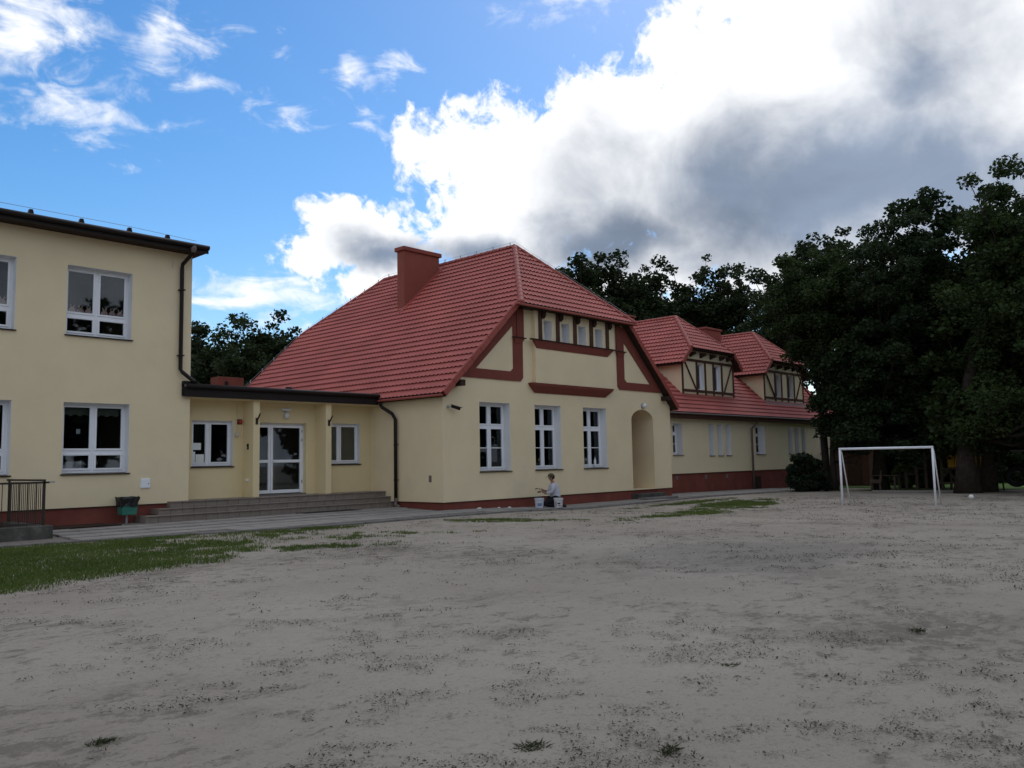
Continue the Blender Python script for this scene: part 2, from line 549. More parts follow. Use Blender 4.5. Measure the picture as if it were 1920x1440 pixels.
M_LEAF_OAK = leaf_mat('oak_leaves', (0.016, 0.025, 0.010), (0.034, 0.050, 0.018), 0.15)
M_LEAF_LIME = leaf_mat('lime_leaves', (0.020, 0.034, 0.011), (0.046, 0.070, 0.021), 0.2)
M_LEAF_DARK = leaf_mat('dark_chestnut_leaves', (0.013, 0.023, 0.010), (0.029, 0.048, 0.017), 0.15)
M_NEEDLE = leaf_mat('yew_needles', (0.010, 0.018, 0.010), (0.02, 0.031, 0.015), 0.08)
M_LEAF_BUSH = leaf_mat('bush_leaves', (0.04, 0.07, 0.02), (0.08, 0.13, 0.035), 0.2)
M_GRASS = leaf_mat('grass_blades', (0.045, 0.085, 0.016), (0.175, 0.215, 0.055), 0.25)
M_WEED = leaf_mat('grey_green_weeds', (0.032, 0.040, 0.018), (0.085, 0.088, 0.045), 0.1)
M_LITTER = leaf_mat('dry_litter', (0.022, 0.019, 0.013), (0.095, 0.080, 0.052), 0.05)

# sandy yard ------------------------------------------------------------
M_SAND = bpy.data.materials.new('trodden_sand')
M_SAND.use_nodes = True
N = NG(M_SAND.node_tree)
b = M_SAND.node_tree.nodes['Principled BSDF']
ge = N.n('ShaderNodeNewGeometry')
pos = ge.outputs['Position']
mp = N.n('ShaderNodeMapping')
mp.inputs['Rotation'].default_value = (0, 0, math.radians(-38))
mp.inputs['Scale'].default_value = (0.7, 1.0, 1.0)
M_SAND.node_tree.links.new(pos, mp.inputs['Vector'])
pm = mp.outputs[0]
c = N.mix(N.lin(N.noise(pos, 0.22, 5, 0.6), 0.32, 0.68), (0.258, 0.224, 0.183), (0.342, 0.303, 0.251))
patchy = N.noise(pos, 0.35, 4, 0.6)
spx = N.n('ShaderNodeSeparateXYZ')
M_SAND.node_tree.links.new(pos, spx.inputs[0])
# one broad damp stretch right of the middle of the yard
wx = N.m('MULTIPLY', N.m('ADD', spx.outputs[0], 5.2), 1 / 3.6)
wy = N.m('MULTIPLY', N.m('ADD', spx.outputs[1], 12.4), 1 / 2.6)
wet = N.m('SUBTRACT', 1.0, N.m('SQRT', N.m('MULTIPLY_ADD', wx, wx, N.m('MULTIPLY', wy, wy))))
wet = N.sstep(N.m('ADD', wet, N.m('MULTIPLY_ADD', N.noise(pm, 1.3, 8, .7), 1.6, -.85)), 0.0, 0.55)
c = N.mix(N.m('MULTIPLY', wet, 0.5), c, (0.15, 0.14, 0.125))
damp = N.m('MULTIPLY', N.sstep(N.m('ADD', N.noise(pm, 1.1, 9, 0.76), N.m('MULTIPLY_ADD', patchy, 0.5, -0.25)), 0.50, 0.66), 0.55)
c = N.mix(damp, c, (0.185, 0.16, 0.128))
scuff = N.m('MULTIPLY', N.sstep(N.m('ADD', N.noise(pm, 5.0, 8, 0.8), N.m('MULTIPLY_ADD', patchy, 0.5, -0.25)), 0.54, 0.62), 0.7)
c = N.mix(scuff, c, (0.13, 0.112, 0.088))
grit = N.noise(pos, 60, 5, 0.8)
c = N.mix(N.m('MULTIPLY', N.sstep(N.noise(pos, 17, 6, 0.8), 0.55, 0.62), 0.5), c, (0.16, 0.138, 0.113))
c = N.mix(N.m('MULTIPLY', N.sstep(grit, 0.56, 0.68), 0.55), c, (0.11, 0.096, 0.08))
c = N.mix(N.m('MULTIPLY', N.sstep(grit, 0.44, 0.32), 0.40), c, (0.44, 0.40, 0.35))
M_SAND.node_tree.links.new(c, b.inputs['Base Color'])
b.inputs['Roughness'].default_value = 0.95
b.inputs['Specular IOR Level'].default_value = 0.15
bn = N.n('ShaderNodeBump')
bn.inputs['Strength'].default_value = 0.7
bn.inputs['Distance'].default_value = 0.022
hgt = N.m('ADD', N.m('MULTIPLY', N.noise(pos, 28, 6, 0.75), 0.6), N.m('MULTIPLY', N.noise(pm, 5, 6, 0.75), 0.9))
vor = N.n('ShaderNodeTexVoronoi', feature='F1')
vor.inputs['Scale'].default_value = 3.6
vadd = N.n('ShaderNodeVectorMath', operation='ADD')
M_SAND.node_tree.links.new(pos, vadd.inputs[0])
vsc = N.n('ShaderNodeVectorMath', operation='SCALE')
M_SAND.node_tree.links.new(N.noise(pos, 2.5, 4, .6, 0, 1), vsc.inputs[0])
vsc.inputs['Scale'].default_value = 0.5
M_SAND.node_tree.links.new(vsc.outputs[0], vadd.inputs[1])
M_SAND.node_tree.links.new(vadd.outputs[0], vor.inputs['Vector'])
hgt = N.m('ADD', hgt, N.m('MULTIPLY', N.sstep(vor.outputs['Distance'], 0.15, 0.5), 0.8))
M_SAND.node_tree.links.new(hgt, bn.inputs['Height'])
M_SAND.node_tree.links.new(bn.outputs[0], b.inputs['Normal'])

M_LAWN = mat('lawn_soil', (0.085, 0.15, 0.035), 0.95, 0.15, 0.3, 1.2, 0.8, 25, 0.03, col2=(0.11, 0.175, 0.05))


# ================================================================== ground
def S(t):
    t = np.clip(t, 0, 1)
    return t * t * (3 - 2 * t)


def gz(x, y):
    x = np.asarray(x, float); y = np.asarray(y, float)
    return .075 * S((y + .5) / 2.5) * S((1 - x) / 1.5) - .12 * S(x / 5.) - .011 * np.maximum(0, x - 12) * S((60 - x) / 30)


def axis(lo, hi, step, far):
    a = list(np.arange(lo, hi + 1e-6, step))
    s, x = step, hi
    while x < far:
        s *= 1.35; x += s; a.append(x)
    s, x = step, lo
    pre = []
    while x > -far:
        s *= 1.35; x -= s; pre.append(x)
    return np.array(pre[::-1] + a)


gx, gy = axis(-24, 36, .27, 900), axis(-24, 10, .27, 900)
GX, GY = np.meshgrid(gx, gy)
GZ = gz(GX, GY)


def vnoise(x, y, s, seed):
    """smooth value noise"""
    r = np.random.default_rng(seed).random((64, 64))
    u, v = x / s, y / s
    i, j = np.floor(u).astype(int), np.floor(v).astype(int)
    fu, fv = S(u - i), S(v - j)
    g_ = lambda a, b_: r[a % 64, b_ % 64]
    return (g_(i, j) * (1 - fu) + g_(i + 1, j) * fu) * (1 - fv) + (g_(i, j + 1) * (1 - fu) + g_(i + 1, j + 1) * fu) * fv


yard = S((-2.6 - GY) / 1.0)
GZ = GZ + yard * (0.022 * (vnoise(GX, GY, 1.3, 1) - .5) + 0.018 * (vnoise(GX, GY, .55, 2) - .5) + 0.012 * (vnoise(GX, GY, .31, 3) - .5))
far_m = S((np.hypot(GX, GY) - 60) / 200)
GZ = GZ - far_m * .5
nx, ny = len(gx), len(gy)
ii = np.arange(ny - 1)[:, None] * nx + np.arange(nx - 1)[None, :]
FQ = np.stack([ii, ii + 1, ii + 1 + nx, ii + nx], -1).reshape(-1, 4)
ground = np_mesh('ground', np.stack([GX, GY, GZ], -1).reshape(-1, 3), FQ, M_SAND, smooth=True)
tag(ground, 'trodden grey sand of the school yard', None, None, 'structure')

# lawn beyond the playground
mb = MB()
lx, ly = np.arange(27, 90, 3.0), np.arange(-40, 14, 3.0)
for i in range(len(lx) - 1):
    for j in range(len(ly) - 1):
        if ly[j] > -1 and lx[i] < 36: continue
        q = [(lx[i], ly[j]), (lx[i + 1], ly[j]), (lx[i + 1], ly[j + 1]), (lx[i], ly[j + 1])]
        mb.add([(a, b_, float(gz(a, b_)) + .03 - .5 * float(S((math.hypot(a, b_) - 60) / 200))) for a, b_ in q], [(0, 1, 2, 3)])
lawn = mb.build('lawn', M_LAWN)
tag(lawn, 'green lawn behind the playground under the trees', None, None, 'structure')

# ---- paving along the buildings
pv = empty('pavement', (-5, 0, 0))
tag(pv, 'grey concrete slab pavement along the front of the school buildings', None, None, 'structure')
EDGE = [(-24, .9), (-16, .2), (-11.7, -.6), (-8.9, -1.05), (-5.1, -2.0), (-1.7, -1.95), (.4, -2.1), (6.4, -1.7), (9.3, -1.5), (14.6, -1.1), (20, -1.3), (26, -1.6)]


def edge_y(x):
    return float(np.interp(x, [e[0] for e in EDGE], [e[1] for e in EDGE]))


base = MB()
xs = np.arange(-24, 26.01, .5)
for i in range(len(xs) - 1):
    a, b_ = xs[i], xs[i + 1]
    ya, yb = edge_y(a), edge_y(b_)
    top = 3.2 if b_ < .2 else (0.3 if b_ < 12.2 else 2.2)
    n = 6
    for k in range(n):
        P = []
        for (x_, y0) in ((a, ya), (b_, yb)):
            P.append([(x_, y0 + (top - y0) * k / n), (x_, y0 + (top - y0) * (k + 1) / n)])
        q = [P[0][0], P[1][0], P[1][1], P[0][1]]
        base.add([(x_, y_, float(gz(x_, y_)) + .006) for x_, y_ in q], [(0, 1, 2, 3)])
base.build('bedding', M_MORTAR, pv)
slab_n = 0
sz = .62
slab_stuff = MB()
slab_me = []
for k in range(5):
    q = MB()
    j = [random.uniform(-.006, .006) for _ in range(8)]
    q.add([(-.303 + j[0], -.303 + j[1], 0), (.303 + j[2], -.303 + j[3], 0), (.303 + j[4], .303 + j[5], 0), (-.303 + j[6], .303 + j[7], 0),
           (-.297 + j[0], -.297 + j[1], .03), (.297 + j[2], -.297 + j[3], .03), (.297 + j[4], .297 + j[5], .03), (-.297 + j[6], .297 + j[7], .03)],
          [(4, 5, 6, 7), (0, 1, 5, 4), (1, 2, 6, 5), (2, 3, 7, 6), (3, 0, 4, 7)])
    slab_me.append(q.mesh('slab', M_SLAB, fix=False))
cand = []
for ix in range(-24, 40):
    for iy in range(-5, 6):
        x_, y_ = ix * sz - .1, iy * sz + .2
        top = 2.0 if x_ < -.3 else (-.32 if x_ < 12.6 else 1.7)
        if y_ > top or y_ < edge_y(x_) + .42: continue
        if x_ < -10.2 and y_ > -.05: continue
        cand.append((x_, y_))
cand.sort(key=lambda q: (q[0] - CAMPOS.x) ** 2 + (q[1] - CAMPOS.y) ** 2)
for k, (x_, y_) in enumerate(cand):
    z_ = float(gz(x_, y_)) + .008 + random.uniform(-.003, .004)
    if k < 290:
        link_at('slab', slab_me[k % 5], pv, Matrix.Translation((x_, y_, z_)) @ Matrix.Rotation(math.pi / 2 * random.randint(0, 3), 4, 'Z')
                @ Matrix.Rotation(random.uniform(-.006, .006), 4, 'X'))
    else:
        slab_stuff.box(x_ - .3, x_ + .3, y_ - .3, y_ + .3, z_, z_ + .03)
if slab_stuff.v:
    tag(slab_stuff.build('far_slabs', M_SLAB, pv), kind='stuff')
kme = MB().box(-.49, .49, -.04, .04, -.15, .045).mesh('kerb_stone', M_KERB, bevel=.01)
x_ = -13.2
while x_ < 22:
    ya, yb = edge_y(x_), edge_y(x_ + 1)
    an = math.atan2(yb - ya, 1)
    cx_, cy_ = x_ + .5, (ya + yb) / 2 - .02
    link_at('kerb_stone', kme, pv, Matrix.Translation((cx_, cy_, float(gz(cx_, cy_)) + random.uniform(-.008, .008))) @ Matrix.Rotation(an, 4, 'Z'))
    x_ += math.cos(an)


# ================================================================== building helpers
def wall_grid(mb, x0, x1, z0, z1, y, t, holes, axis_='y', nrm=-1):
    """wall sheet of thickness t with rectangular holes, front face at y, back face at y+t"""
    xsv = sorted(set([x0, x1] + [h[0] for h in holes] + [h[1] for h in holes]))
    zsv = sorted(set([z0, z1] + [h[2] for h in holes] + [h[3] for h in holes]))
    xsv = [v for v in xsv if x0 <= v <= x1]
    zsv = [v for v in zsv if z0 <= v <= z1]
    P = (lambda a, yy, z: (a, yy, z)) if axis_ == 'y' else (lambda a, yy, z: (yy, a, z))
    for i in range(len(xsv) - 1):
        for k in range(len(zsv) - 1):
            a, b_, c_, d_ = xsv[i], xsv[i + 1], zsv[k], zsv[k + 1]
            mx_, mz = (a + b_) / 2, (c_ + d_) / 2
            if any(h[0] < mx_ < h[1] and h[2] < mz < h[3] for h in holes):
                continue
            mb.add([P(a, y, c_), P(b_, y, c_), P(b_, y, d_), P(a, y, d_)], [(0, 1, 2, 3)])
            mb.add([P(a, y + t, c_), P(b_, y + t, c_), P(b_, y + t, d_), P(a, y + t, d_)], [(3, 2, 1, 0)])
    for h in holes:
        if len(h) > 4 and h[4] == 'norev':
            continue
        a, b_, c_, d_ = h[:4]
        for (p, q) in (((a, c_), (a, d_)), ((a, d_), (b_, d_)), ((b_, d_), (b_, c_)), ((b_, c_), (a, c_))):
            mb.add([P(p[0], y, p[1]), P(q[0], y, q[1]), P(q[0], y + t, q[1]), P(p[0], y + t, p[1])], [(0, 1, 2, 3)])
    for (p, q) in (((x0, z0), (x0, z1)), ((x0, z1), (x1, z1)), ((x1, z1), (x1, z0))):
        mb.add([P(p[0], y, p[1]), P(q[0], y, q[1]), P(q[0], y + t, q[1]), P(p[0], y + t, p[1])], [(0, 1, 2, 3)])
    return mb


def sheet_cut(ob, planes):
    """cut an object's mesh by world planes, keeping the side the normal points away from"""
    bm = bmesh.new()
    bm.from_mesh(ob.data)
    o = WL[ob.name]
    for co, no in planes:
        bmesh.ops.bisect_plane(bm, geom=bm.verts[:] + bm.edges[:] + bm.faces[:], plane_co=Vector(co) - o, plane_no=Vector(no), clear_outer=True)
    bm.to_mesh(ob.data)
    bm.free()


def window(parent, y, x0, x1, z0, z1, depth, cols=(.5,), rows=(), bars=(), reveal=M_REVEAL, fw=.055, sill=True, sash=True, sash_rows=None, sillmat=None, curtain=None):
    """plastic window set back in its opening; cols/rows are fractions of mullions/transoms, bars are thin glazing bars (row index, fraction)"""
    yf = y + depth
    fr = MB()
    fr.box(x0, x0 + fw, yf, yf + .07, z0, z1).box(x1 - fw, x1, yf, yf + .07, z0, z1)
    fr.box(x0 + fw, x1 - fw, yf, yf + .07, z0, z0 + fw + .02).box(x0 + fw, x1 - fw, yf, yf + .07, z1 - fw, z1)
    X = [x0 + fw] + [x0 + (x1 - x0) * c_ for c_ in cols] + [x1 - fw]
    Z = [z0 + fw + .02] + [z0 + (z1 - z0) * r_ for r_ in rows] + [z1 - fw]
    mw_ = .035
    for k in range(1, len(X) - 1):
        fr.box(X[k] - mw_, X[k] + mw_, yf + .004, yf + .066, z0 + fw + .02, z1 - fw)
    for k in range(1, len(Z) - 1):
        fr.box(x0 + fw, x1 - fw, yf + .002, yf + .068, Z[k] - mw_, Z[k] + mw_)
    w = fr.build('window', M_PVC, parent, origin=(x0, y, z0))
    if reveal is not None:
        rv = MB()
        e = .012
        rv.box(x0 - e, x0 + .004, y + .003, yf + .02, z0, z1 + .004).box(x1 - .004, x1 + e, y + .003, yf + .02, z0, z1 + .004)
        rv.box(x0 + .004, x1 - .004, y + .003, yf + .02, z1 - .004, z1 + e)
        rv.build('reveal', reveal, w)
    for i in range(len(X) - 1):
        for k in range(len(Z) - 1):
            a = X[i] + (mw_ if i > 0 else 0); b_ = X[i + 1] - (mw_ if i < len(X) - 2 else 0)
            c_ = Z[k] + (mw_ if k > 0 else 0); d_ = Z[k + 1] - (mw_ if k < len(Z) - 2 else 0)
            s = .05
            if b_ - a < .3: s = .03
            sb = MB()
            ys0, ys1 = yf - .018, yf + .045
            sb.box(a, a + s, ys0, ys1, c_, d_).box(b_ - s, b_, ys0, ys1, c_, d_).box(a + s, b_ - s, ys0, ys1, c_, c_ + s).box(a + s, b_ - s, ys0, ys1, d_ - s, d_)
            for (rk, fb) in bars:
                if rk == k:
                    zb = c_ + (d_ - c_) * fb
                    sb.box(a + s, b_ - s, ys0 + .006, ys1 - .01, zb - .014, zb + .014)
            sb.build('sash', M_PVC, w, bevel=.006)
            MB().box(a + s - .004, b_ - s + .004, yf + .012, yf + .020, c_ + s - .004, d_ - s + .004).build('pane', M_GLASS, w)
            if curtain and (i, k) in curtain:
                n = 10
                cv = []
                for q in range(n + 1):
                    xx = a + .01 + (b_ - a - .02) * q / n
                    cv.append((xx, yf + .16 + (.02 if q % 2 else -.02)))
                cm = MB()
                for q in range(n):
                    cm.add([(cv[q][0], cv[q][1], c_), (cv[q + 1][0], cv[q + 1][1], c_), (cv[q + 1][0], cv[q + 1][1], d_), (cv[q][0], cv[q][1], d_)], [(0, 1, 2, 3)])
                cm.build('curtain', curtain[(i, k)], w, fix=False)
    if sill:
        sm = MB()
        sm.prism([(y - .055, z0 - .035), (y - .055, z0 - .008), (yf + .002, z0 + .016), (yf + .002, z0 - .02)], x0 - .03, x1 + .03, 'x')
        sm.build('sill', sillmat or M_BROWN, w, bevel=.004)
    return w


def tile_plane(poly, udir, parent, name='roof_tiles', m=M_TILE, wave=.19, row=.312):
    """pressed-metal tile sheet: rows lap over each other, waves run up the slope; clipped to a convex polygon"""
    poly = [Vector(p) for p in poly]
    u = Vector(udir).normalized()
    cen = sum(poly, Vector()) / len(poly)
    nrm = Vector()
    for i in range(len(poly)):
        nrm += (poly[i] - cen).cross(poly[(i + 1) % len(poly)] - cen)
    nrm.normalize()
    if nrm.z < 0: nrm = -nrm
    v = nrm.cross(u)
    if v.z < 0:
        v = -v
    o = poly[0]
    us = [(p - o).dot(u) for p in poly]; vs = [(p - o).dot(v) for p in poly]
    u0, u1, v0, v1 = min(us), max(us), min(vs), max(vs)
    nsub = 6
    nu = int(math.ceil((u1 - u0) / wave * nsub)) + 1
    U = u0 + np.arange(nu + 1) * wave / nsub
    prof = .016 * np.cos(2 * math.pi * (U - u0) / wave) + .006 * np.cos(4 * math.pi * (U - u0) / wave)
    nr = int(math.ceil((v1 - v0) / row)) + 1
    Vt, Ft = [], []
    un, vn, nn, on = (np.array(k) for k in (u, v, nrm, o))
    for r_ in range(nr):
        va = v0 + r_ * row
        lines = [(va + .004, .056 - .011), (va, .056), (va + row * .5, .037), (va + row + .05, .002)]
        k0 = len(Vt) * 0
        for (vv, hh) in lines:
            Vt.append(on + U[:, None] * un + vv * vn + (hh + prof + .022)[:, None] * nn)
    nl = nr * 4
    Vt = np.concatenate(Vt)
    for r_ in range(nr):
        for l in range(3):
            a = (r_ * 4 + l) * (nu + 1)
            i0 = np.arange(nu) + a
            Ft.append(np.stack([i0, i0 + 1, i0 + nu + 2, i0 + nu + 1], -1))
    Ft = np.concatenate(Ft)
    ob = np_mesh(name, Vt, Ft, m, parent, origin=wloc(parent))
    pl = []
    for i in range(len(poly)):
        a, b_ = poly[i], poly[(i + 1) % len(poly)]
        out = (b_ - a).cross(nrm).normalized()
        if out.dot(cen - a) > 0: out = -out
        pl.append((a, out))
    sheet_cut(ob, pl)
    ob.data.shade_smooth()
    ob.data.set_sharp_from_angle(angle=math.radians(35))
    tag(ob, kind='stuff')
    return ob


def deck(polys, parent, m=M_SOFFIT, t=.11, name='roof_deck'):
    mb_ = MB()
    for poly in polys:
        poly = [Vector(p) for p in poly]
        cen = sum(poly, Vector()) / len(poly)
        nrm = Vector()
        for i in range(len(poly)):
            nrm += (poly[i] - cen).cross(poly[(i + 1) % len(poly)] - cen)
        nrm.normalize()
        if nrm.z < 0: nrm = -nrm
        n = len(poly)
        mb_.add([p for p in poly] + [p - nrm * t for p in poly],
                [tuple(range(n)), tuple(range(2 * n - 1, n - 1, -1))] + [(i, i + n, (i + 1) % n + n, (i + 1) % n) for i in range(n)])
    return mb_.build(name, m, parent)


def cap_mesh(L=.36, r=.10):
    mb_ = MB()
    n = 7
    vs, fs = [], []
    for (xx, rr) in ((0, r), (L * .9, r * .9), (L * .9, r * 1.07), (L, r * 1.07)):
        for k in range(n + 1):
            a = math.pi * k / n
            vs.append((xx, rr * math.cos(a), rr * math.sin(a) - .02))
    for j in range(3):
        for k in range(n):
            fs.append((j * (n + 1) + k, j * (n + 1) + k + 1, (j + 1) * (n + 1) + k + 1, (j + 1) * (n + 1) + k))
    mb_.add(vs, fs)
    return mb_.mesh('ridge_cap', M_TRIM, smooth=False, fix=True)


CAP = cap_mesh()


def cap_run(p0, p1, parent, step=.36, name='ridge_cap', lift=.05, me=None):
    p0, p1 = Vector(p0), Vector(p1)
    d = p1 - p0
    n = max(1, int(round(d.length / step)))
    d.normalize()
    s = Vector((0, 0, 1)).cross(d).normalized()
    up = d.cross(s)
    R_ = Matrix((d, s, up)).transposed().to_4x4()
    for k in range(n):
        R_.translation = p0 + (p1 - p0) * (k / n) + up * lift
        link_at(name, me or CAP, parent, R_)
    mb_ = MB()
    mb_.tube([p1 + d * -.02 + up * (lift - .02), p1 + d * .035 + up * (lift - .02)], [.105, .07], 10)
    if name == 'ridge_cap':
        mb_.build('cap_end', M_TRIM, parent)


VERGE = MB().box(0, .985, -.045, .02, -.13, .055).mesh('verge_trim', M_TRIM, bevel=.008)


def verge_run(p0, p1, parent, step=.5):
    p0, p1 = Vector(p0), Vector(p1)
    d = p1 - p0
    n = max(1, int(round(d.length / step)))
    L = d.length / n
    d.normalize()
    s = Vector((0, 0, 1)).cross(d).normalized()
    up = d.cross(s)
    R_ = Matrix((d * L, s, up)).transposed().to_4x4()
    for k in range(n):
        R_.translation = p0 + d * (L * k) + up * (.012 * (k % 2))
        link_at('verge_trim', VERGE, parent, R_)


def pipe(pts, r, m, parent, name='downpipe', n=10):
    return MB().tube(pts, r, n).build(name, m, parent, smooth=True)


# ================================================================== GABLE HOUSE
HW = 12.363
RX = HW / 2
SL = .947
house = empty('gable_house', (0, 0, 0), 'cream gabled schoolhouse with red metal-tile half-hipped roof and brown painted gable bands', 'house')


def lz(x):      # left slope
    return 9.5 - SL * abs(RX - x)


WIN_A = [(1.531, 2.916), (4.122, 5.47), (6.705, 8.083)]
ZS, ZT = 1.135, 3.29
AL, AR, ZSP = 9.661, 11.14, 2.90
AR_R = (AR - AL) / 2
AC = (AL + AR) / 2
RISE = .42
ATTIC = [(4.50, 4.93), (5.44, 5.89), (6.37, 6.82), (7.35, 7.80)]
t_ = .3
holes = [(a, b_, ZS, ZT) for a, b_ in WIN_A] + [(AL, AR, .27, ZSP + RISE, 'norev')]
bay_hole = [(4.14, 8.40, 4.1, 6.5, 'norev')]
mb = MB()
wall_grid(mb, 0, HW, .25, 9.6, 0, t_, holes + bay_hole)
# arch spandrels
na = 16
arc = [(AC - AR_R * math.cos(math.pi * k / na), ZSP + RISE * math.sin(math.pi * k / na)) for k in range(na + 1)]
zt_ = ZSP + RISE
for k in range(na):
    a, b_ = arc[k], arc[k + 1]
    for yy in (0, t_):
        mb.add([(a[0], yy, a[1]), (b_[0], yy, b_[1]), (b_[0], yy, zt_), (a[0], yy, zt_)], [(0, 1, 2, 3)])
front = mb.build('front_wall', M_CREAM, house)
sheet_cut(front, [((0, 0, lz(0) - .02), (-SL, 0, 1)), ((HW, 0, lz(HW) - .02), (SL, 0, 1)), ((0, 0, 6.62), (0, 0, 1))])
# arched porch recess
mb = MB()
DEP = 1.15
for k in range(na):
    a, b_ = arc[k], arc[k + 1]
    mb.add([(a[0], 0, a[1]), (b_[0], 0, b_[1]), (b_[0], DEP, b_[1]), (a[0], DEP, a[1])], [(0, 1, 2, 3)])
mb.add([(AR, 0, .27), (AR, DEP, .27), (AR, DEP, ZSP), (AR, 0, ZSP)], [(0, 1, 2, 3)])
mb.add([(AL, 0, .27), (AL, DEP, .27), (AL, DEP, ZSP), (AL, 0, ZSP)], [(0, 1, 2, 3)])
mb.add([(AL, 0, .27), (AR, 0, .27), (AR, DEP, .27), (AL, DEP, .27)], [(0, 1, 2, 3)])
mb.build('arched_recess', M_CREAM, house, fix=False)
dm = MB()
dm.prism([(AL + .02, .28)] + [(AL + .02, ZSP)] + [(AC - (AR_R - .02) * math.cos(math.pi * k / na), ZSP + (RISE - .02) * math.sin(math.pi * k / na)) for k in range(1, na)] + [(AR - .02, ZSP), (AR - .02, .28)], DEP - .02, DEP + .04, 'y')
dr = dm.build('door', M_ORANGEWOOD, house)
for (a, b_) in ((AL + .12, AC - .05), (AC + .05, AR - .12)):
    for (c_, d_) in ((.5, 1.3), (1.45, 2.7)):
        MB().box(a, b_, DEP - .045, DEP - .02, c_, d_).build('panel', M_ORANGEWOOD, dr, bevel=.012)
MB().tube([(AC + .08, DEP - .05, 1.3), (AC + .08, DEP - .12, 1.3), (AC + .2, DEP - .12, 1.3)], .012, 6).build('handle', M_STEEL, dr)
# open inner door leaf seen edge-on at the left of the arch
MB().box(AL + .012, AL + .055, .05, 1.0, .29, ZSP + .1).build('door_leaf', M_ORANGEWOOD, house, bevel=.006)
# side and back walls
mb = MB()
wall_grid(mb, t_, 13.0, .25, 9.6, 0, t_, [], 'x')
wall_grid(mb, t_, 13.0, .25, 9.6, HW - t_, t_, [], 'x')
wall_grid(mb, t_, HW - t_, .25, 9.6, 12.7, t_, [])
sw = mb.build('side_wall', M_CREAM, house)
sheet_cut(sw, [((0, 0, lz(0) - .13), (-SL, 0, 1)), ((HW, 0, lz(HW) - .13), (SL, 0, 1)), ((0, 12.9, 6.45), (0, SL, 1))])
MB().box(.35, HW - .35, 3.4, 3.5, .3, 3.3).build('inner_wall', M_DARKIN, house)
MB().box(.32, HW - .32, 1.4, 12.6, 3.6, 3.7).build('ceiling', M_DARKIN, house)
# plinth
mb = MB()
mb.box(.02, AL - .12, .025, .3, -.4, .25).box(AR + .12, HW - .02, .025, .3, -.4, .25).box(AL - .12, AR + .12, .06, .3, -.4, .25)
mb.box(.025, .3, .3, 12.9, -.4, .25).box(HW - .3, HW - .025, .3, 12.9, -.4, .25)
mb.build('plinth', M_PLINTH, house)
mb = MB()
mb.box(-.006, AL - .1, -.012, .02, .238, .252).box(AR + .1, HW + .006, -.012, .02, .238, .252).box(-.012, .02, .02, 12.9, .238, .252)
mb.build('drip_edge', M_BROWN, house)
# doorstep
MB().box(AL - .05, AR + .12, -.42, .05, -.3, .12).build('doorstep', M_CONC, house, bevel=.012)
MB().box(AL - .35, AR + .3, -.85, -.42, -.3, -.02).build('doorstep', M_KERB, house, bevel=.015)
# projecting bay
BX0, BX1, BY = 4.06, 8.5, -.14
bay_holes = [(a, b_, 5.5, 6.17) for a, b_ in ATTIC]
mb = MB()
wall_grid(mb, BX0, BX1, 4.0, 6.6, BY, .45, bay_holes)
mb.build('bay_wall', M_CREAM, house)
for a, b_ in ATTIC:
    window(house, BY, a, b_, 5.5, 6.17, .33, cols=(), rows=(), sill=False, fw=.04)
cm = MB()
cm.add([(3.82, BY - .07, 4.01), (8.34, BY - .07, 4.01), (8.34, .0, 4.01), (3.82, .0, 4.01),
        (3.86, BY - .05, 3.92), (8.28, BY - .05, 3.92), (8.28, 0, 3.92), (3.86, 0, 3.92),
        (4.12, -.03, 3.69), (8.02, -.03, 3.69), (8.02, 0, 3.69), (4.12, 0, 3.69)],
       [(0, 1, 2, 3), (0, 4, 5, 1), (1, 5, 6, 2), (3, 7, 4, 0), (4, 8, 9, 5), (5, 9, 10, 6), (7, 11, 8, 4), (8, 11, 10, 9), (2, 6, 7, 3), (6, 10, 11, 7)])
cm.build('corbel', M_BAND, house)
cm = MB()
cm.add([(3.90, BY - .09, 5.44), (8.36, BY - .09, 5.44), (8.36, BY, 5.44), (3.90, BY, 5.44),
        (4.12, BY - .02, 5.18), (8.05, BY - .02, 5.18), (8.05, BY, 5.18), (4.12, BY, 5.18)],
       [(0, 1, 2, 3), (0, 4, 5, 1), (1, 5, 6, 2), (3, 7, 4, 0), (4, 7, 6, 5), (2, 6, 7, 3)])
cm.build('cornice', M_BAND, house)
MB().box(3.78, 8.46, BY - .12, BY + .01, 5.44, 5.475).build('cornice_cover', M_SOFFIT, house)
for (a, b_) in ((4.23, 4.38), (5.14, 5.30), (6.08, 6.24), (7.01, 7.18), (7.97, 8.13)):
    p = MB().box(a, b_, BY - .06, BY - .002, 5.477, 6.45).build('timber_post', M_TIMBER, house, bevel=.008)
    MB().prism([(BY - .06, 6.2), (BY - .15, 6.28), (BY - .15, 6.45), (BY - .06, 6.45)], b_ - .05, b_ + .1, 'x').build('bracket', M_SOFFIT, p)
MB().box(3.35, 9.0, -.36, -.01, 6.45, 6.56).build('timber_beam', M_SOFFIT, house)
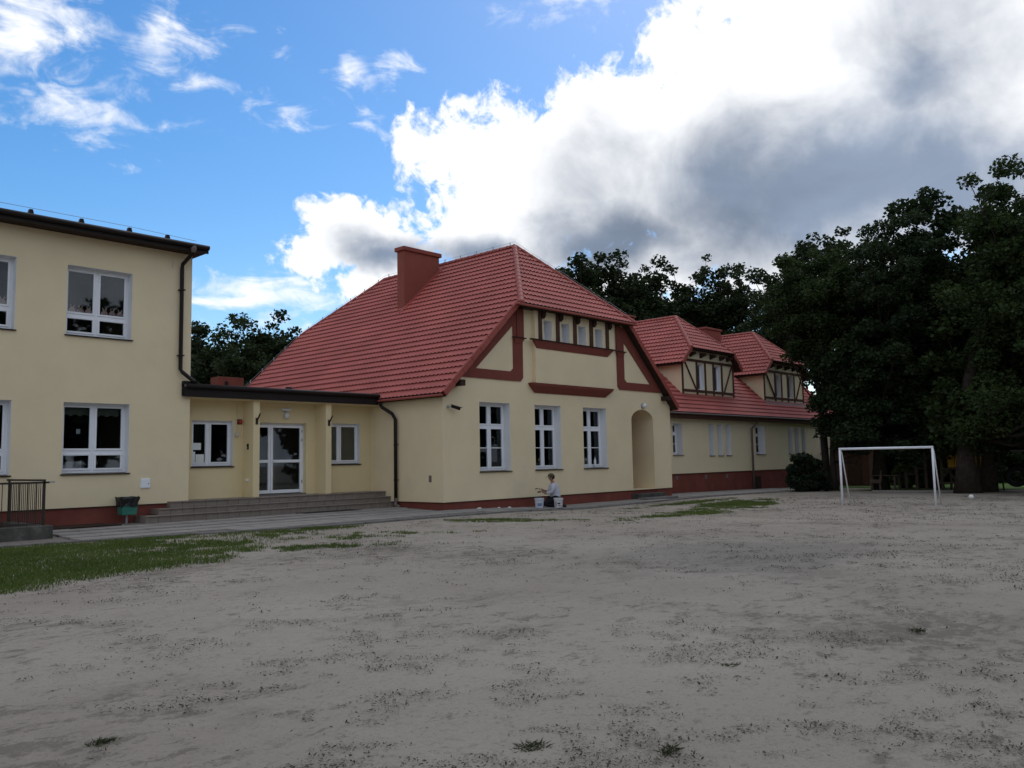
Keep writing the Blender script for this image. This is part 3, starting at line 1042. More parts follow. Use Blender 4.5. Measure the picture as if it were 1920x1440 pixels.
# painted bands of the gable (left, then mirrored)
H_ = [(0.55, 4.03), (3.43, 4.03), (3.55, 4.15), (3.55, 4.33), (.86, 4.33)]
P_ = [(2.97, 4.33), (3.55, 4.33), (3.57, 6.44), (3.20, 6.44), (3.10, 6.3), (3.10, 4.44)]
R_ = [(.86, 4.33), (1.38, 4.33), (3.10, 5.86), (3.10, 6.46)]
for mir in (False, True):
    for nm, poly in (('sill_band', H_), ('post_band', P_), ('rafter_band', R_)):
        q = [(HW - a, b_) for a, b_ in poly] if mir else poly
        MB().prism(q, -.035, .002, 'y').build(nm, M_BAND, house)
    a, b_ = 3.14, 3.62
    f = (lambda s: HW - s) if mir else (lambda s: s)
    xs_ = sorted((f(3.26), f(3.60)))
    MB().box(xs_[0], xs_[1], -.07, -.037, 5.45, 6.44).build('pilaster', M_BAND, house, bevel=.01)
    k0, k1 = sorted((f(3.10), f(3.60)))
    cp = MB()
    cp.add([(k0, -.10, 5.45), (k1, -.10, 5.45), (k1, -.037, 5.45), (k0, -.037, 5.45), (k0 + .08, -.05, 5.27), (k1 - .12, -.05, 5.27), (k1 - .12, -.037, 5.27), (k0 + .08, -.037, 5.27)],
           [(0, 1, 2, 3), (0, 4, 5, 1), (1, 5, 6, 2), (3, 7, 4, 0), (4, 7, 6, 5), (2, 6, 7, 3)])
    cap_ = cp.build('capital', M_BAND, house)
    MB().box(k0 - .06, k1 + .06, -.13, -.037, 5.45, 5.48).build('cover', M_SOFFIT, cap_)
    MB().box(*sorted((f(.42), f(.62))), -.36, -.002, 3.72, 3.9).build('purlin_end', M_SOFFIT, house, bevel=.01)
# windows
cur = {(1, 0): M_CURTAIN, (1, 1): M_CURTAIN}
for a, b_ in WIN_A:
    window(house, 0, a, b_, ZS, ZT, .29, cols=(.5,), rows=(.655,), bars=((0, .5),), fw=.06, curtain=cur)
# roof
EV = -.22
YF, YB = -.30, 13.1
zE = lz(EV)
hipx = RX - (2.665 - YF)
R1, R2 = (RX, 2.665, 9.5), (RX, 10.5, 9.5)
hb = RX - (YB - 10.5)
left_p = [(EV, YF, zE), (EV, YB, zE), (hb, YB, lz(hb)), R2, R1, (hipx, YF, lz(hipx))]
right_p = [(HW - p[0], p[1], p[2]) for p in left_p]
YH = -.50
hx = RX - (2.665 - YH)
zH = 9.5 - SL * (2.665 - YH)
front_p = [(hx, YH, zH), (HW - hx, YH, zH), R1]
back_p = [(hb, YB, lz(hb)), (HW - hb, YB, lz(hb)), R2]
deck([left_p, right_p, front_p, back_p], house)
tile_plane(left_p, (0, 1, 0), house)
tile_plane(right_p, (0, 1, 0), house)
tile_plane(front_p, (1, 0, 0), house)
tile_plane(back_p, (1, 0, 0), house)
cap_run(R2, R1, house)
cap_run(R1, (hx, YH, zH), house)
cap_run(R1, (HW - hx, YH, zH), house)
cap_run(R2, (hb, YB, lz(hb)), house)
cap_run(R2, (HW - hb, YB, lz(hb)), house)
verge_run((EV, YF, zE + .04), (hipx - .03, YF, lz(hipx - .03) + .04), house)
verge_run((HW - EV, YF, zE + .04), (HW - hipx + .03, YF, lz(hipx - .03) + .04), house)
verge_run((EV, YB, zE + .04), (hb, YB, lz(hb) + .04), house)
MB().box(hx - .28, HW - hx + .14, YH - .075, YH + .01, zH - .06, zH + .005).build('hip_eave_gutter', M_TRIM, house, bevel=.012)
MB().box(EV - .1, EV + .01, YF + .02, 2.72, zE - .06, zE + .005).build('eave_gutter', M_TRIM, house, bevel=.015)
# chimney
ch = MB().box(3.92, 5.76, 6.47, 6.9, 6.9, 9.72).build('chimney', M_CHIM, house, bevel=.01)
MB().box(3.84, 5.84, 6.39, 6.98, 9.72, 9.88).build('chimney_cap', M_CHIM, ch, bevel=.015)
MB().prism([(3.66, lz(3.66) + .06), (5.9, lz(5.9) + .06), (5.9, lz(5.9) + .14), (3.66, lz(3.66) + .14)], 6.33, 6.465, 'y').build('flashing', M_TRIM, ch)
# lightning wire on stand-offs along ridge and hips
wire_pts = [(hb, YB, lz(hb) + .2), (RX, 10.5, 9.72), (RX, 2.66, 9.72)]
lw = MB().tube([(EV + .3, YB, zE + .5)] + wire_pts + [(HW - hx - .2, YH + .2, zH + .4)], .005, 5).build('lightning_wire', M_STEEL, house)
for k in range(9):
    yy = 2.9 + k * .92
    MB().box(RX - .012, RX + .012, yy - .012, yy + .012, 9.58, 9.74).build('wire_holder', M_STEEL, lw)
for k in range(6):
    tt = (k + .5) / 6
    p = Vector(R2).lerp(Vector((hb, YB, lz(hb))), tt)
    MB().box(p.x - .012, p.x + .012, p.y - .012, p.y + .012, p.z + .05, p.z + .24).build('wire_holder', M_STEEL, lw)
for k in range(7):
    tt = (k + .5) / 7
    p = Vector((hb, YB, lz(hb))).lerp(Vector((EV, YB, zE)), tt)
    MB().box(p.x - .012, p.x + .012, p.y - .03, p.y + .0, p.z + .05, p.z + .26).build('wire_holder', M_STEEL, lw)
# downpipe at the inner corner
dp = pipe([(-.28, 2.62, 3.3), (-.26, 2.55, 3.2), (-.14, 2.2, 2.98), (-.11, 2.08, 2.8), (-.11, 2.08, .34)], .055, M_BROWN, house)
MB().tube([(-.11, 2.08, .36), (-.11, 2.08, .16), (-.16, 1.92, .1), (-.18, 1.82, .09)], [.062, .062, .065, .06], 10).build('drain_shoe', M_GREYSHEET, dp, smooth=True)
for zz in (.9, 2.0):
    MB().box(-.175, 0, 2.06, 2.1, zz, zz + .025).build('pipe_clip', M_BROWN, dp)
MB().box(-.012, .0, .52, .64, .85, 1.05).build('meter_hatch', M_GREYSHEET, house, bevel=.004)

# ================================================================== ENTRANCE ANNEX
YA = 3.489
annex = empty('entrance_annex', (-3.2, YA, .56), 'low flat-roofed entrance annex with dark fascia, two pillars and white glass doors', 'annex')
AW1 = (-6.03, -4.82, 1.441, 2.709)
AW2 = (-1.62, -.43, 1.441, 2.709)
AD = (-4.22, -2.42, .585, 2.69)
mb = MB()
wall_grid(mb, -6.38, 0, .3, 3.5, YA, .3, [AW1, AW2, AD])
mb.build('front_wall', M_CREAM2, annex)
window(annex, YA, *AW1, .14, cols=(.44,), rows=(), fw=.05, curtain={(0, 0): M_DARKIN})
window(annex, YA, *AW2, .14, cols=(.40,), rows=(), fw=.05)
for x0 in (-4.516, -2.106):
    MB().box(x0, x0 + .2, 2.915, YA + .01, .56, 3.3).build('pillar', M_CREAM2, annex, bevel=.006)
MB().box(-6.37, -.0, 2.8, YA + .1, 3.27, 3.33).build('porch_ceiling', M_CREAM2, annex)
fz0, fz1 = 3.286, 3.596
MB().box(-6.62, -.24, 2.755, 2.80, fz0, fz1).build('fascia', M_BROWN, annex, bevel=.006)
MB().tube([(-6.56, 2.70, fz1 - .03), (-.26, 2.70, fz1 - .03)], .065, 10).build('gutter', M_BROWN, annex, smooth=True)
MB().add([(-6.62, 2.74, fz1 + .01), (-.1, 2.74, fz1 + .01), (-.1, 9.5, 4.1), (-6.62, 9.5, 4.1), (-6.62, 2.74, fz1 - .05), (-.1, 2.74, fz1 - .05), (-.1, 9.5, 3.9), (-6.62, 9.5, 3.9)],
         [(0, 1, 2, 3), (7, 6, 5, 4), (0, 4, 5, 1), (1, 5, 6, 2), (2, 6, 7, 3), (3, 7, 4, 0)]).build('roof', M_GREYSHEET, annex)
MB().box(-6.62, -6.40, 2.76, 2.905, fz0 + .02, fz1 + .1).build('fascia_return', M_BROWN, annex)
MB().box(-2.75, -2.6, 4.0, 4.15, 3.65, 3.83).build('roof_vent', M_BROWN, annex, bevel=.01)
sch = MB().box(-2.4, -1.44, 9.0, 9.6, 3.9, 4.58).build('small_chimney', M_PLINTH, annex, bevel=.01)  # darker plinth colour stands in for the shade of the trees here
MB().box(-2.17, -2.05, 8.98, 9.0, 4.27, 4.42).build('vent_hole', M_BROWN, sch)
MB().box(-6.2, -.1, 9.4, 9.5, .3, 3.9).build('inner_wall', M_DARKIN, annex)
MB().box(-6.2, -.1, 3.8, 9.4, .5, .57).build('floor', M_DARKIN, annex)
# door
dx0, dx1, dz0, dz1 = AD
yd = YA + .15
fr = MB()
fr.box(dx0, dx0 + .06, yd, yd + .07, dz0, dz1).box(dx1 - .06, dx1, yd, yd + .07, dz0, dz1).box(dx0 + .06, dx1 - .06, yd, yd + .07, dz1 - .06, dz1)
door = fr.build('door', M_PVC, annex, origin=(dx0, YA, dz0))
split = -3.55
for (a, b_) in ((dx0 + .06, split - .004), (split + .004, dx1 - .06)):
    s = .075
    lf = MB()
    lf.box(a, a + s, yd - .02, yd + .05, dz0 + .03, dz1 - .065).box(b_ - s, b_, yd - .02, yd + .05, dz0 + .03, dz1 - .065)
    for (c_, d_) in ((dz0 + .03, dz0 + .03 + .10), (1.515, 1.60), (dz1 - .065 - s, dz1 - .065)):
        lf.box(a + s, b_ - s, yd - .018, yd + .048, c_, d_)
    lf.build('door_leaf', M_PVC, door, bevel=.006)
    for (c_, d_) in ((dz0 + .13, 1.515), (1.60, dz1 - .065 - s)):
        MB().box(a + s - .004, b_ - s + .004, yd + .01, yd + .018, c_ - .004, d_ + .004).build('pane', M_GLASS, door)
MB().tube([(split + .045, yd - .02, 1.56), (split + .045, yd - .075, 1.56), (split + .16, yd - .075, 1.56)], .011, 6).build('handle', M_PVC, door)
for zz in (.9, 2.15, 2.42):
    MB().tube([(dx1 - .075, yd - .03, zz), (dx1 - .075, yd - .03, zz + .09)], .016, 6).build('hinge', M_STEEL, door)
rv = MB()
rv.box(dx1 - .004, dx1 + .01, YA + .003, yd + .02, dz0, dz1).box(dx0, dx1 - .004, YA + .003, yd + .02, dz1 - .004, dz1 + .01)
rv.build('reveal', M_CREAM2, door)
MB().box(dx0, dx1, YA - .01, yd + .1, .555, dz0 + .012).build('threshold', M_MORTAR, door)
# steps faced with tiles
TER = .562
TX0 = -6.95
STEPS = [(2.218, .257, -7.783), (2.466, .408, -7.364), (2.715, TER, TX0)]
core = MB()
for k, (yy, zz, xl) in enumerate(STEPS):
    core.box(xl + .02, -.02, yy + .02, 2.9 if k < 2 else YA, -.2 + k * .003, zz - .018)
steps = core.build('steps', M_MORTAR, annex)
tw = .31
rme = {}
prev = .075
for k, (yy, zz, xl) in enumerate(STEPS):
    h = zz - prev if k else zz - .03
    n = int(round((-.01 - xl) / tw))
    w_ = (-.01 - xl) / n
    me = MB().box(-w_ / 2 + .004, w_ / 2 - .004, 0, .018, -h + .002, -.028).mesh('riser_tile', M_STEP, bevel=.002)
    nxt = STEPS[k + 1][0] if k < 2 else 3.02
    dpt = nxt - yy + .012
    me2 = MB().box(-w_ / 2 + .003, w_ / 2 - .003, -.035, dpt - .004, -.028, 0).mesh('tread_tile', M_STEP, bevel=.003)
    for i in range(n):
        xx = xl + w_ * (i + .5)
        link_at('riser_tile', me, steps, Matrix.Translation((xx, yy, zz)))
        link_at('tread_tile', me2, steps, Matrix.Translation((xx, yy, zz + random.uniform(-.001, .001))))
    prev = zz
    # side return on the left
    nd = 2
    me3 = MB().box(0, .018, .004, .30, -h + .004, -.004).mesh('side_tile', M_STEP, bevel=.002)
    link_at('side_tile', me3, steps, Matrix.Translation((xl, yy, zz)))
    link_at('side_tile', me3, steps, Matrix.Translation((xl, yy + .3, zz)))
    me4 = MB().box(.0, .41, .004, .66 - .25 * k, -.018, 0).mesh('tread_tile', M_STEP, bevel=.003)
me5 = MB().box(.004, .306, .004, .306, -.018, 0).mesh('floor_tile', M_STEP, bevel=.002)
for i in range(20):
    for j in range(2):
        xx = -6.36 + i * .312
        link_at('floor_tile', me5, steps, Matrix.Translation((xx, 3.03 + j * .235 - .0, TER - .002)) @ Matrix.Scale(.75, 4, (0, 1, 0)))

# ================================================================== LEFT BUILDING
YL, LX = 2.907, -6.383
left = empty('school_block', (-10, YL, 0), 'cream two-storey school block with white windows and dark flat roof edge', 'building')
LW = [(-9.506, -7.954), (-12.18, -10.61), (-14.9, -13.35)]
LZ = [(1.326, 3.037), (4.672, 6.374)]
mb = MB()
wall_grid(mb, -16.5, LX, .52, 7.2, YL, .35, [(a, b_, c_, d_) for a, b_ in LW for c_, d_ in LZ])
mb.box(LX - .35, LX, YL + .35, 14, .3, 7.2).box(-16.5, -16.15, YL + .35, 14, .3, 7.2).box(-16.15, LX - .35, 13.65, 14, .3, 7.2)
mb.build('wall', M_CREAM, left)
mb = MB()
mb.box(-16.5, LX - .02, YL + .03, YL + .35, -.3, .52)
mb.build('plinth', M_PLINTH, left)
MB().box(-16.5, TX0 - .05, YL - .012, YL + .03, .508, .522).build('drip_edge', M_BROWN, left)
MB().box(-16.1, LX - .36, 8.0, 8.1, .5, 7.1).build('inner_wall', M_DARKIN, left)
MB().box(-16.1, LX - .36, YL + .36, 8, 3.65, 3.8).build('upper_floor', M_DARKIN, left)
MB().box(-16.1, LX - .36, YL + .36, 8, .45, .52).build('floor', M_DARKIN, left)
for i, (a, b_) in enumerate(LW):
    for k, (c_, d_) in enumerate(LZ):
        w = window(left, YL, a, b_, c_, d_, .25, cols=(.5,), rows=(.305,), fw=.055)
        yy = YL + .25 + .03
        if k == 1:      # paper animals along the foot of the upper panes, sheer curtain above
            for s in range(2):
                for q in range(3):
                    px_ = a + .14 + s * (b_ - a) * .49 + q * .19
                    pz = c_ + (d_ - c_) * .305 + .1
                    pm_ = [(0, 0), (.17, 0), (.16, .06), (.12, .09), (.15, .16), (.13, .17), (.10, .11), (.07, .11), (.05, .17), (.03, .16), (.05, .09), (.01, .06)]
                    MB().prism([(px_ + u_, pz + v_) for u_, v_ in pm_], yy, yy + .003, 'y').build('paper_figure', M_PINK, w, fix=False)
        else:
            cm = MB()
            n = 40
            for q in range(n):
                xa, xb = a + .1 + (b_ - a - .2) * q / n, a + .1 + (b_ - a - .2) * (q + 1) / n
                za = d_ - .32 + .05 * abs(math.sin(q * .5)); zb = d_ - .32 + .05 * abs(math.sin((q + 1) * .5))
                cm.add([(xa, YL + .42, za), (xb, YL + .42, zb), (xb, YL + .42, d_ - .05), (xa, YL + .42, d_ - .05)], [(0, 1, 2, 3)])
            cm.build('net_curtain', M_CURTAIN, w, fix=False)
MB().box(-9.3, -8.95, YL + .34, YL + .36, 1.42, 1.62).build('paper', M_LACE, left)
MB().box(-9.02, -8.93, YL + .52, YL + .53, 2.3, 2.42).build('paper_note', M_PAPER, left)
# roof edge
MB().box(-16.7, -6.2, 2.44, 14.2, 7.12, 7.16).build('soffit', M_SOFFIT, left)
MB().box(-16.7, -6.18, 2.40, 2.44, 7.10, 7.26).build('fascia', M_BROWN, left)
MB().tube([(-16.7, 2.34, 7.24), (-6.2, 2.34, 7.24)], .062, 10).build('gutter', M_BROWN, left, smooth=True)
MB().add([(-16.7, 2.42, 7.27), (-6.15, 2.42, 7.27), (-6.25, 2.75, 7.42), (-16.7, 2.75, 7.42), (-16.7, 14.2, 7.5), (-6.25, 14.2, 7.5), (-16.7, 2.42, 7.2), (-6.15, 2.42, 7.2), (-6.15, 14.2, 7.2), (-16.7, 14.2, 7.2)],
         [(0, 1, 2, 3), (3, 2, 5, 4), (6, 9, 8, 7), (0, 6, 7, 1), (1, 7, 8, 5, 2), (9, 6, 0, 3, 4), (8, 9, 4, 5)]).build('roof', M_BROWN, left)
for xx in (-12.6, -11.5, -10.41, -9.29, -8.14, -7.16):
    MB().prism([(xx - .06, 7.40), (xx + .06, 7.40), (xx + .035, 7.50), (xx - .035, 7.50)], 2.68, 2.78, 'y').build('wire_block', M_BROWN, left)
MB().tube([(-16, 2.73, 7.56), (-12.6, 2.73, 7.54), (-8.14, 2.73, 7.54), (-6.35, 2.73, 7.48)], .006, 5).build('lightning_wire', M_STEEL, left)
dp = pipe([(-6.62, 2.36, 7.2), (-6.62, 2.40, 7.05), (-6.70, 2.80, 6.8), (-6.70, 2.82, 6.7), (-6.70, 2.82, 4.0), (-6.66, 2.80, 3.93), (-6.42, 2.72, 3.72), (-6.35, 2.70, 3.66)], .052, M_BROWN, left)
MB().lathe((-6.62, 2.36, 7.06), [(.05, 0), (.085, .1), (.09, .17)], 10).build('rain_head', M_GREYSHEET, dp)
for zz in (6.1, 4.35):
    MB().box(-6.77, -6.63, 2.75, 2.907, zz, zz + .03).build('pipe_clip', M_BROWN, dp)
MB().tube([(-6.93, 2.9, 6.88), (-6.92, 2.88, 6.80), (-6.95, 2.88, 6.72), (-6.92, 2.88, 6.68)], .006, 5).build('wall_hook', M_STEEL, left)

# ================================================================== WING
YW = 2.0
WX1 = 33.8
wing = empty('school_wing', (20, YW, -.2), 'long cream wing with red tile roof, half-timbered dormers and tall brown plinth', 'building')
WW = [(15.69, 16.50, 1.57, 3.0, 'T'), (18.86, 19.33, 1.52, 3.0, 'N'), (19.68, 20.15, 1.52, 3.0, 'N'), (20.50, 20.97, 1.52, 3.0, 'N'),
      (23.57, 24.6, 1.55, 3.03, 'T'), (27.36, 27.88, 1.53, 3.03, 'N'), (28.2, 28.72, 1.53, 3.03, 'N'), (29.05, 29.6, 1.53, 3.03, 'N'), (31.5, 32.4, 1.55, 3.03, 'T')]
mb = MB()
wall_grid(mb, 12.0, WX1, .72, 3.75, YW, .4, [w_[:4] for w_ in WW])
mb.box(WX1 - .4, WX1, YW + .4, 12, .72, 3.75)
mb.prism([(YW + .4, 3.75), (12, 3.75), (6.8, 8.1)], WX1 - .4, WX1 - .05, 'x')
mb.build('wall', M_CREAMW, wing)
MB().box(12.2, WX1 - .03, YW + .04, YW + .4, -.8, .72).build('plinth', M_PLINTH, wing)
MB().box(12.0, WX1, YW - .012, YW + .04, .708, .722).build('drip_edge', M_BROWN, wing)
MB().box(12.5, WX1 - .45, 5.0, 5.1, .5, 3.6).build('inner_wall', M_DARKIN, wing)
for (a, b_, c_, d_, ty) in WW:
    if ty == 'T':
        window(wing, YW, a, b_, c_, d_, .33, cols=(.5,), rows=(.68,), bars=((0, .5),), fw=.045, sillmat=M_GREYSHEET)
    else:
        window(wing, YW, a, b_, c_, d_, .33, cols=(), rows=(), fw=.04, sillmat=M_GREYSHEET)
for k, (xx, zz, w_, h) in enumerate(((15.85, .62, .2, .16), (18.4, .6, .18, .18), (20.4, .58, .18, .16))):
    MB().box(xx, xx + w_, YW + .02, YW + .05, zz - h, zz).build('vent_cover', M_KERB, wing, bevel=.004)
MB().box(23.2, 23.95, YW - .02, YW + .06, -.22, .42).build('coal_hatch', M_SOFFIT, wing, bevel=.01)
MB().tube([(23.5, YW - .05, -.2), (23.5, YW - .05, .35)], .012, 6).build('hatch_bar', M_IRON, wing)
dp = pipe([(23.35, YW - .32, 3.3), (23.3, YW - .3, 3.2), (23.02, YW - .08, 2.85), (23.02, YW - .08, -.2)], .055, M_GREYSHEET, wing)
# roof
SW = .93
YE, ZE = 1.6, 3.46


def wz(y):
    return ZE + SW * (y - YE)


YRW = 6.75
zrw = wz(YRW)
X0 = 8.5
tile_plane([(X0, YE, ZE), (WX1 + .3, YE, ZE), (WX1 + .3, YRW, zrw), (X0, YRW, zrw)], (1, 0, 0), wing)
deck([[(X0, YE, ZE), (WX1 + .3, YE, ZE), (WX1 + .3, YRW, zrw), (X0, YRW, zrw)], [(X0, 2 * YRW - YE, ZE), (X0, YRW, zrw), (WX1 + .3, YRW, zrw), (WX1 + .3, 2 * YRW - YE, ZE)]], wing)
MB().box(12.5, WX1 + .3, YE - .1, YE + .01, ZE - .06, ZE + .005).build('gutter', M_GREYSHEET, wing, bevel=.02)
verge_run((WX1 + .3, YE, ZE + .05), (WX1 + .3, YRW, zrw + .05), wing)
MB().box(12.4, WX1 + .2, YE + .02, YW + .02, ZE - .24, ZE - .18).build('soffit', M_TIMBER, wing)
MB().box(12.4, WX1 + .25, YE + .012, YE + .04, ZE - .2, ZE - .06).build('fascia', M_TIMBER, wing)


def dormer(xo, dim):
    """half-hipped dormer with timber framing; xo shifts it along the roof"""
    YD = 2.6
    x0, x1 = 17.59 + xo, 22.60 + xo
    xc = (x0 + x1) / 2
    eh = (x1 - x0) / 2 + .42
    s = .93
    zr = 8.6
    ze = zr - s * eh
    d = MB()
    zb = wz(YD)
    wins = [(x0 + 1.44, x0 + 2.04, 4.72, 6.0), (x0 + 3.03, x0 + 3.68, 4.72, 6.0)]
    wall_grid(d, x0, x1, zb - .1, 7.3, YD, .3, wins)
    root = d.build('dormer', M_CREAMW, wing, origin=(xc, YD, zb))
    sheet_cut(root, [((xc - eh, 0, ze - .02), (-s, 0, 1)), ((xc + eh, 0, ze - .02), (s, 0, 1)), ((0, 0, 6.6), (0, 0, 1))])
    for xx in (x0, x1 - .2):
        MB().prism([(YD + .3, wz(YD + .3) - .1), (YD + .3, 6.3), (wz_inv(6.3), 6.3)], xx, xx + .2, 'x').build('cheek', M_CREAMW, root)
    # framing
    t0, t1 = YD - .035, YD + .002
    zt_, zl = 6.06, 4.64
    for a in (x0, x0 + 1.30, x0 + 2.10, x0 + 2.88, x0 + 3.73, x1 - .13):
        MB().box(a, a + .13, t0, t1, zb + .02, zt_).build('timber', M_TIMBER, root)
    MB().box(x0, x1, t0 - .01, t1, zt_, zt_ + .12).build('timber', M_TIMBER, root)
    MB().box(x0 + .13, x1 - .13, t0 - .006, t1, zl - .06, zl + .06).build('timber', M_TIMBER, root)
    MB().bar((x0 + .22, t0 + .018, zt_), (x0 + 1.25, t0 + .018, zl + .06), .03, .12, (0, 1, 0)).build('timber', M_TIMBER, root)
    MB().bar((x1 - .22, t0 + .018, zt_), (x1 - 1.05, t0 + .018, zl + .06), .03, .12, (0, 1, 0)).build('timber', M_TIMBER, root)
    for a in (x0 + .75, x0 + 1.7, x0 + 2.65, x0 + 3.6, x0 + 4.3):
        MB().prism([(YD - .32, 6.5), (YD - .32, 6.38), (YD, 6.28), (YD, 6.5)], a, a + .14, 'x').build('bracket', M_SOFFIT, root)
    for w_ in wins:
        f = MB()
        a, b_, c_, dd = w_
        f.box(a, a + .05, YD + .18, YD + .24, c_, dd).box(b_ - .05, b_, YD + .18, YD + .24, c_, dd).box(a + .05, b_ - .05, YD + .18, YD + .24, c_, c_ + .06).box(a + .05, b_ - .05, YD + .18, YD + .24, dd - .05, dd)
        f.build('window_frame', M_PVC, root)
        MB().box(a + .046, b_ - .046, YD + .2, YD + .21, c_ + .056, dd - .046).build('pane', M_GLASS, root)
        e = MB()
        e.box(b_ - .004, b_ + .01, YD + .003, YD + .2, c_, dd).box(a - .01, a + .004, YD + .003, YD + .2, c_, dd).box(a + .004, b_ - .004, YD + .003, YD + .2, dd - .004, dd + .01)
        e.build('reveal', M_REVEAL, root)
    MB().add([(x0 - .12, YD - .26, wz(YD - .26) + .075), (x1 + .12, YD - .26, wz(YD - .26) + .075), (x1 + .12, YD - .005, zb + .10), (x0 - .12, YD - .005, zb + .10)], [(0, 1, 2, 3)]).build('apron_flashing', M_GREYSHEET if dim else M_CHIM, root, fix=False)
    # roof planes
    yv = YD - .33
    yr1 = 4.37
    lzd = lambda x_: zr - s * abs(xc - x_)
    yb = wz_inv(zr) + .1
    ye_b = wz_inv(ze)
    hx_ = xc - (yr1 - yv) * 1.0
    hz = lzd(hx_)
    Lp = [(xc - eh, yv, ze), (hx_, yv, hz), (xc, yr1, zr), (xc, yb, zr), (xc - eh, ye_b, ze)]
    Rp = [(2 * xc - p[0], p[1], p[2]) for p in Lp]
    Fp = [(hx_ - .02, yv - .03, hz - .02), (2 * xc - hx_ + .02, yv - .03, hz - .02), (xc, yr1, zr)]
    deck([Lp, Rp, Fp], root, t=.09)
    tile_plane(Lp, (0, 1, 0), root)
    tile_plane(Rp, (0, 1, 0), root)
    tile_plane(Fp, (1, 0, 0), root, m=M_TILE)
    cap_run((xc, yb, zr), (xc, yr1, zr), root)
    cap_run((xc, yr1, zr), (hx_, yv, hz), root)
    cap_run((xc, yr1, zr), (2 * xc - hx_, yv, hz), root)
    verge_run((xc - eh, yv, ze + .04), (hx_, yv, hz + .04), root, .4)
    verge_run((2 * xc - (xc - eh), yv, ze + .04), (2 * xc - hx_, yv, hz + .04), root, .4)
    return root


def wz_inv(z):
    return YE + (z - ZE) / SW


dormer(0, False)
dormer(8.35, True)
c2 = MB().box(25.9, 27.65, 6.0, 6.6, 7.0, 8.82).build('chimney', M_CHIM, wing, bevel=.01)
MB().box(25.83, 27.72, 5.93, 6.67, 8.82, 8.93).build('chimney_cap', M_CHIM, c2, bevel=.015)
c3 = MB().box(21.6, 22.6, 8.6, 9.2, 6.5, 9.42).build('chimney', M_CHIM, wing, bevel=.01)
MB().box(21.53, 22.67, 8.53, 9.27, 9.42, 9.52).build('chimney_cap', M_CHIM, c3, bevel=.015)
#@@PART2
# ================================================================== SMALL THINGS ON AND BY THE BUILDINGS
# round lamp over the arched door
l_ = empty('wall_lamp', (10.43, 0, 3.47), 'round white wall lamp above the arched doorway', 'lamp')
MB().tube([(10.43, .0, 3.47), (10.43, -.05, 3.47)], [.11, .10], 16).build('lamp_base', M_STEEL, l_)
MB().ball((10.43, -.10, 3.47), .095, 14, 8).build('lamp_globe', M_LAMP, l_, smooth=True)
# lamp over the entrance
l_ = empty('porch_lamp', (-3.14, YA, 3.08), 'white porch lamp with glass globe above the glass entrance doors', 'lamp')
MB().box(-3.30, -2.98, YA - .08, YA, 3.04, 3.12).build('lamp_base', M_LAMP, l_, bevel=.01)
MB().tube([(-3.14, YA - .06, 3.05), (-3.14, YA - .06, 2.98)], .03, 8).build('socket', M_STEEL, l_)
MB().ball((-3.14, YA - .07, 2.90), .085, 12, 8, (1, 1, 1.15)).build('globe', M_LAMP, l_, smooth=True)
# security camera
s_ = empty('security_camera', (.22, 0, 3.09), 'small dark security camera on the wall left of the first tall window', 'camera')
MB().box(.16, .22, -.05, 0, 3.05, 3.13).build('mount', M_STEEL, s_, bevel=.005)
MB().tube([(.19, -.04, 3.09), (.28, -.14, 3.08)], .014, 8).build('arm', M_STEEL, s_)
MB().tube([(.24, -.13, 3.10), (.50, -.22, 3.02)], [.042, .045], 10).build('body', M_BROWN, s_)
MB().add([(.22, -.18, 3.15), (.55, -.29, 3.06), (.57, -.19, 3.06), (.24, -.08, 3.15), (.22, -.18, 3.14), (.55, -.29, 3.05), (.57, -.19, 3.05), (.24, -.08, 3.14)],
         [(0, 1, 2, 3), (7, 6, 5, 4), (0, 4, 5, 1), (1, 5, 6, 2), (2, 6, 7, 3), (3, 7, 4, 0)]).build('hood', M_GREYSHEET, s_)
# alarm siren, bell, switch, socket box on the annex wall by the left pillar
s_ = empty('alarm_siren', (-4.62, YA, 2.68), 'small red round alarm siren beside the left pillar', 'siren')
MB().box(-4.70, -4.56, YA - .03, YA, 2.62, 2.76).build('base', M_SOFFIT, s_, bevel=.005)
MB().tube([(-4.63, YA - .03, 2.69), (-4.63, YA - .11, 2.69)], [.06, .045], 12).build('lens', M_RED, s_)
s_ = empty('hanging_bell', (-4.72, YA, 2.36), 'small pale bell-shaped ornament hanging on the annex wall below the siren', 'ornament')
MB().lathe((-4.72, YA - .05, 2.28), [(.055, 0), (.05, .05), (.03, .10), (.01, .13)], 10).build('bell', M_LACE, s_)
MB().tube([(-4.72, YA - .03, 2.40), (-4.72, YA - .02, 2.9), (-4.72, YA - .01, 3.2)], .006, 5).build('cord', M_LACE, s_)
s_ = empty('door_intercom', (-4.516, 3.2, 1.98), 'small dark door buzzer on the side of the left pillar', 'buzzer')
MB().box(-4.54, -4.516, 3.16, 3.24, 1.90, 2.06).build('case', M_SOFFIT, s_, bevel=.004)
MB().box(-4.546, -4.54, 3.185, 3.215, 1.93, 1.96).build('button', M_STEEL, s_)
s_ = empty('socket_box', (-4.516, 3.2, 1.03), 'little white socket box low on the side of the left pillar', 'socket')
MB().box(-4.56, -4.516, 3.14, 3.26, 1.0, 1.07).build('case', M_PVC, s_, bevel=.006)
MB().box(-4.57, -4.56, 3.15, 3.25, 1.055, 1.075).build('lid', M_PVC, s_)
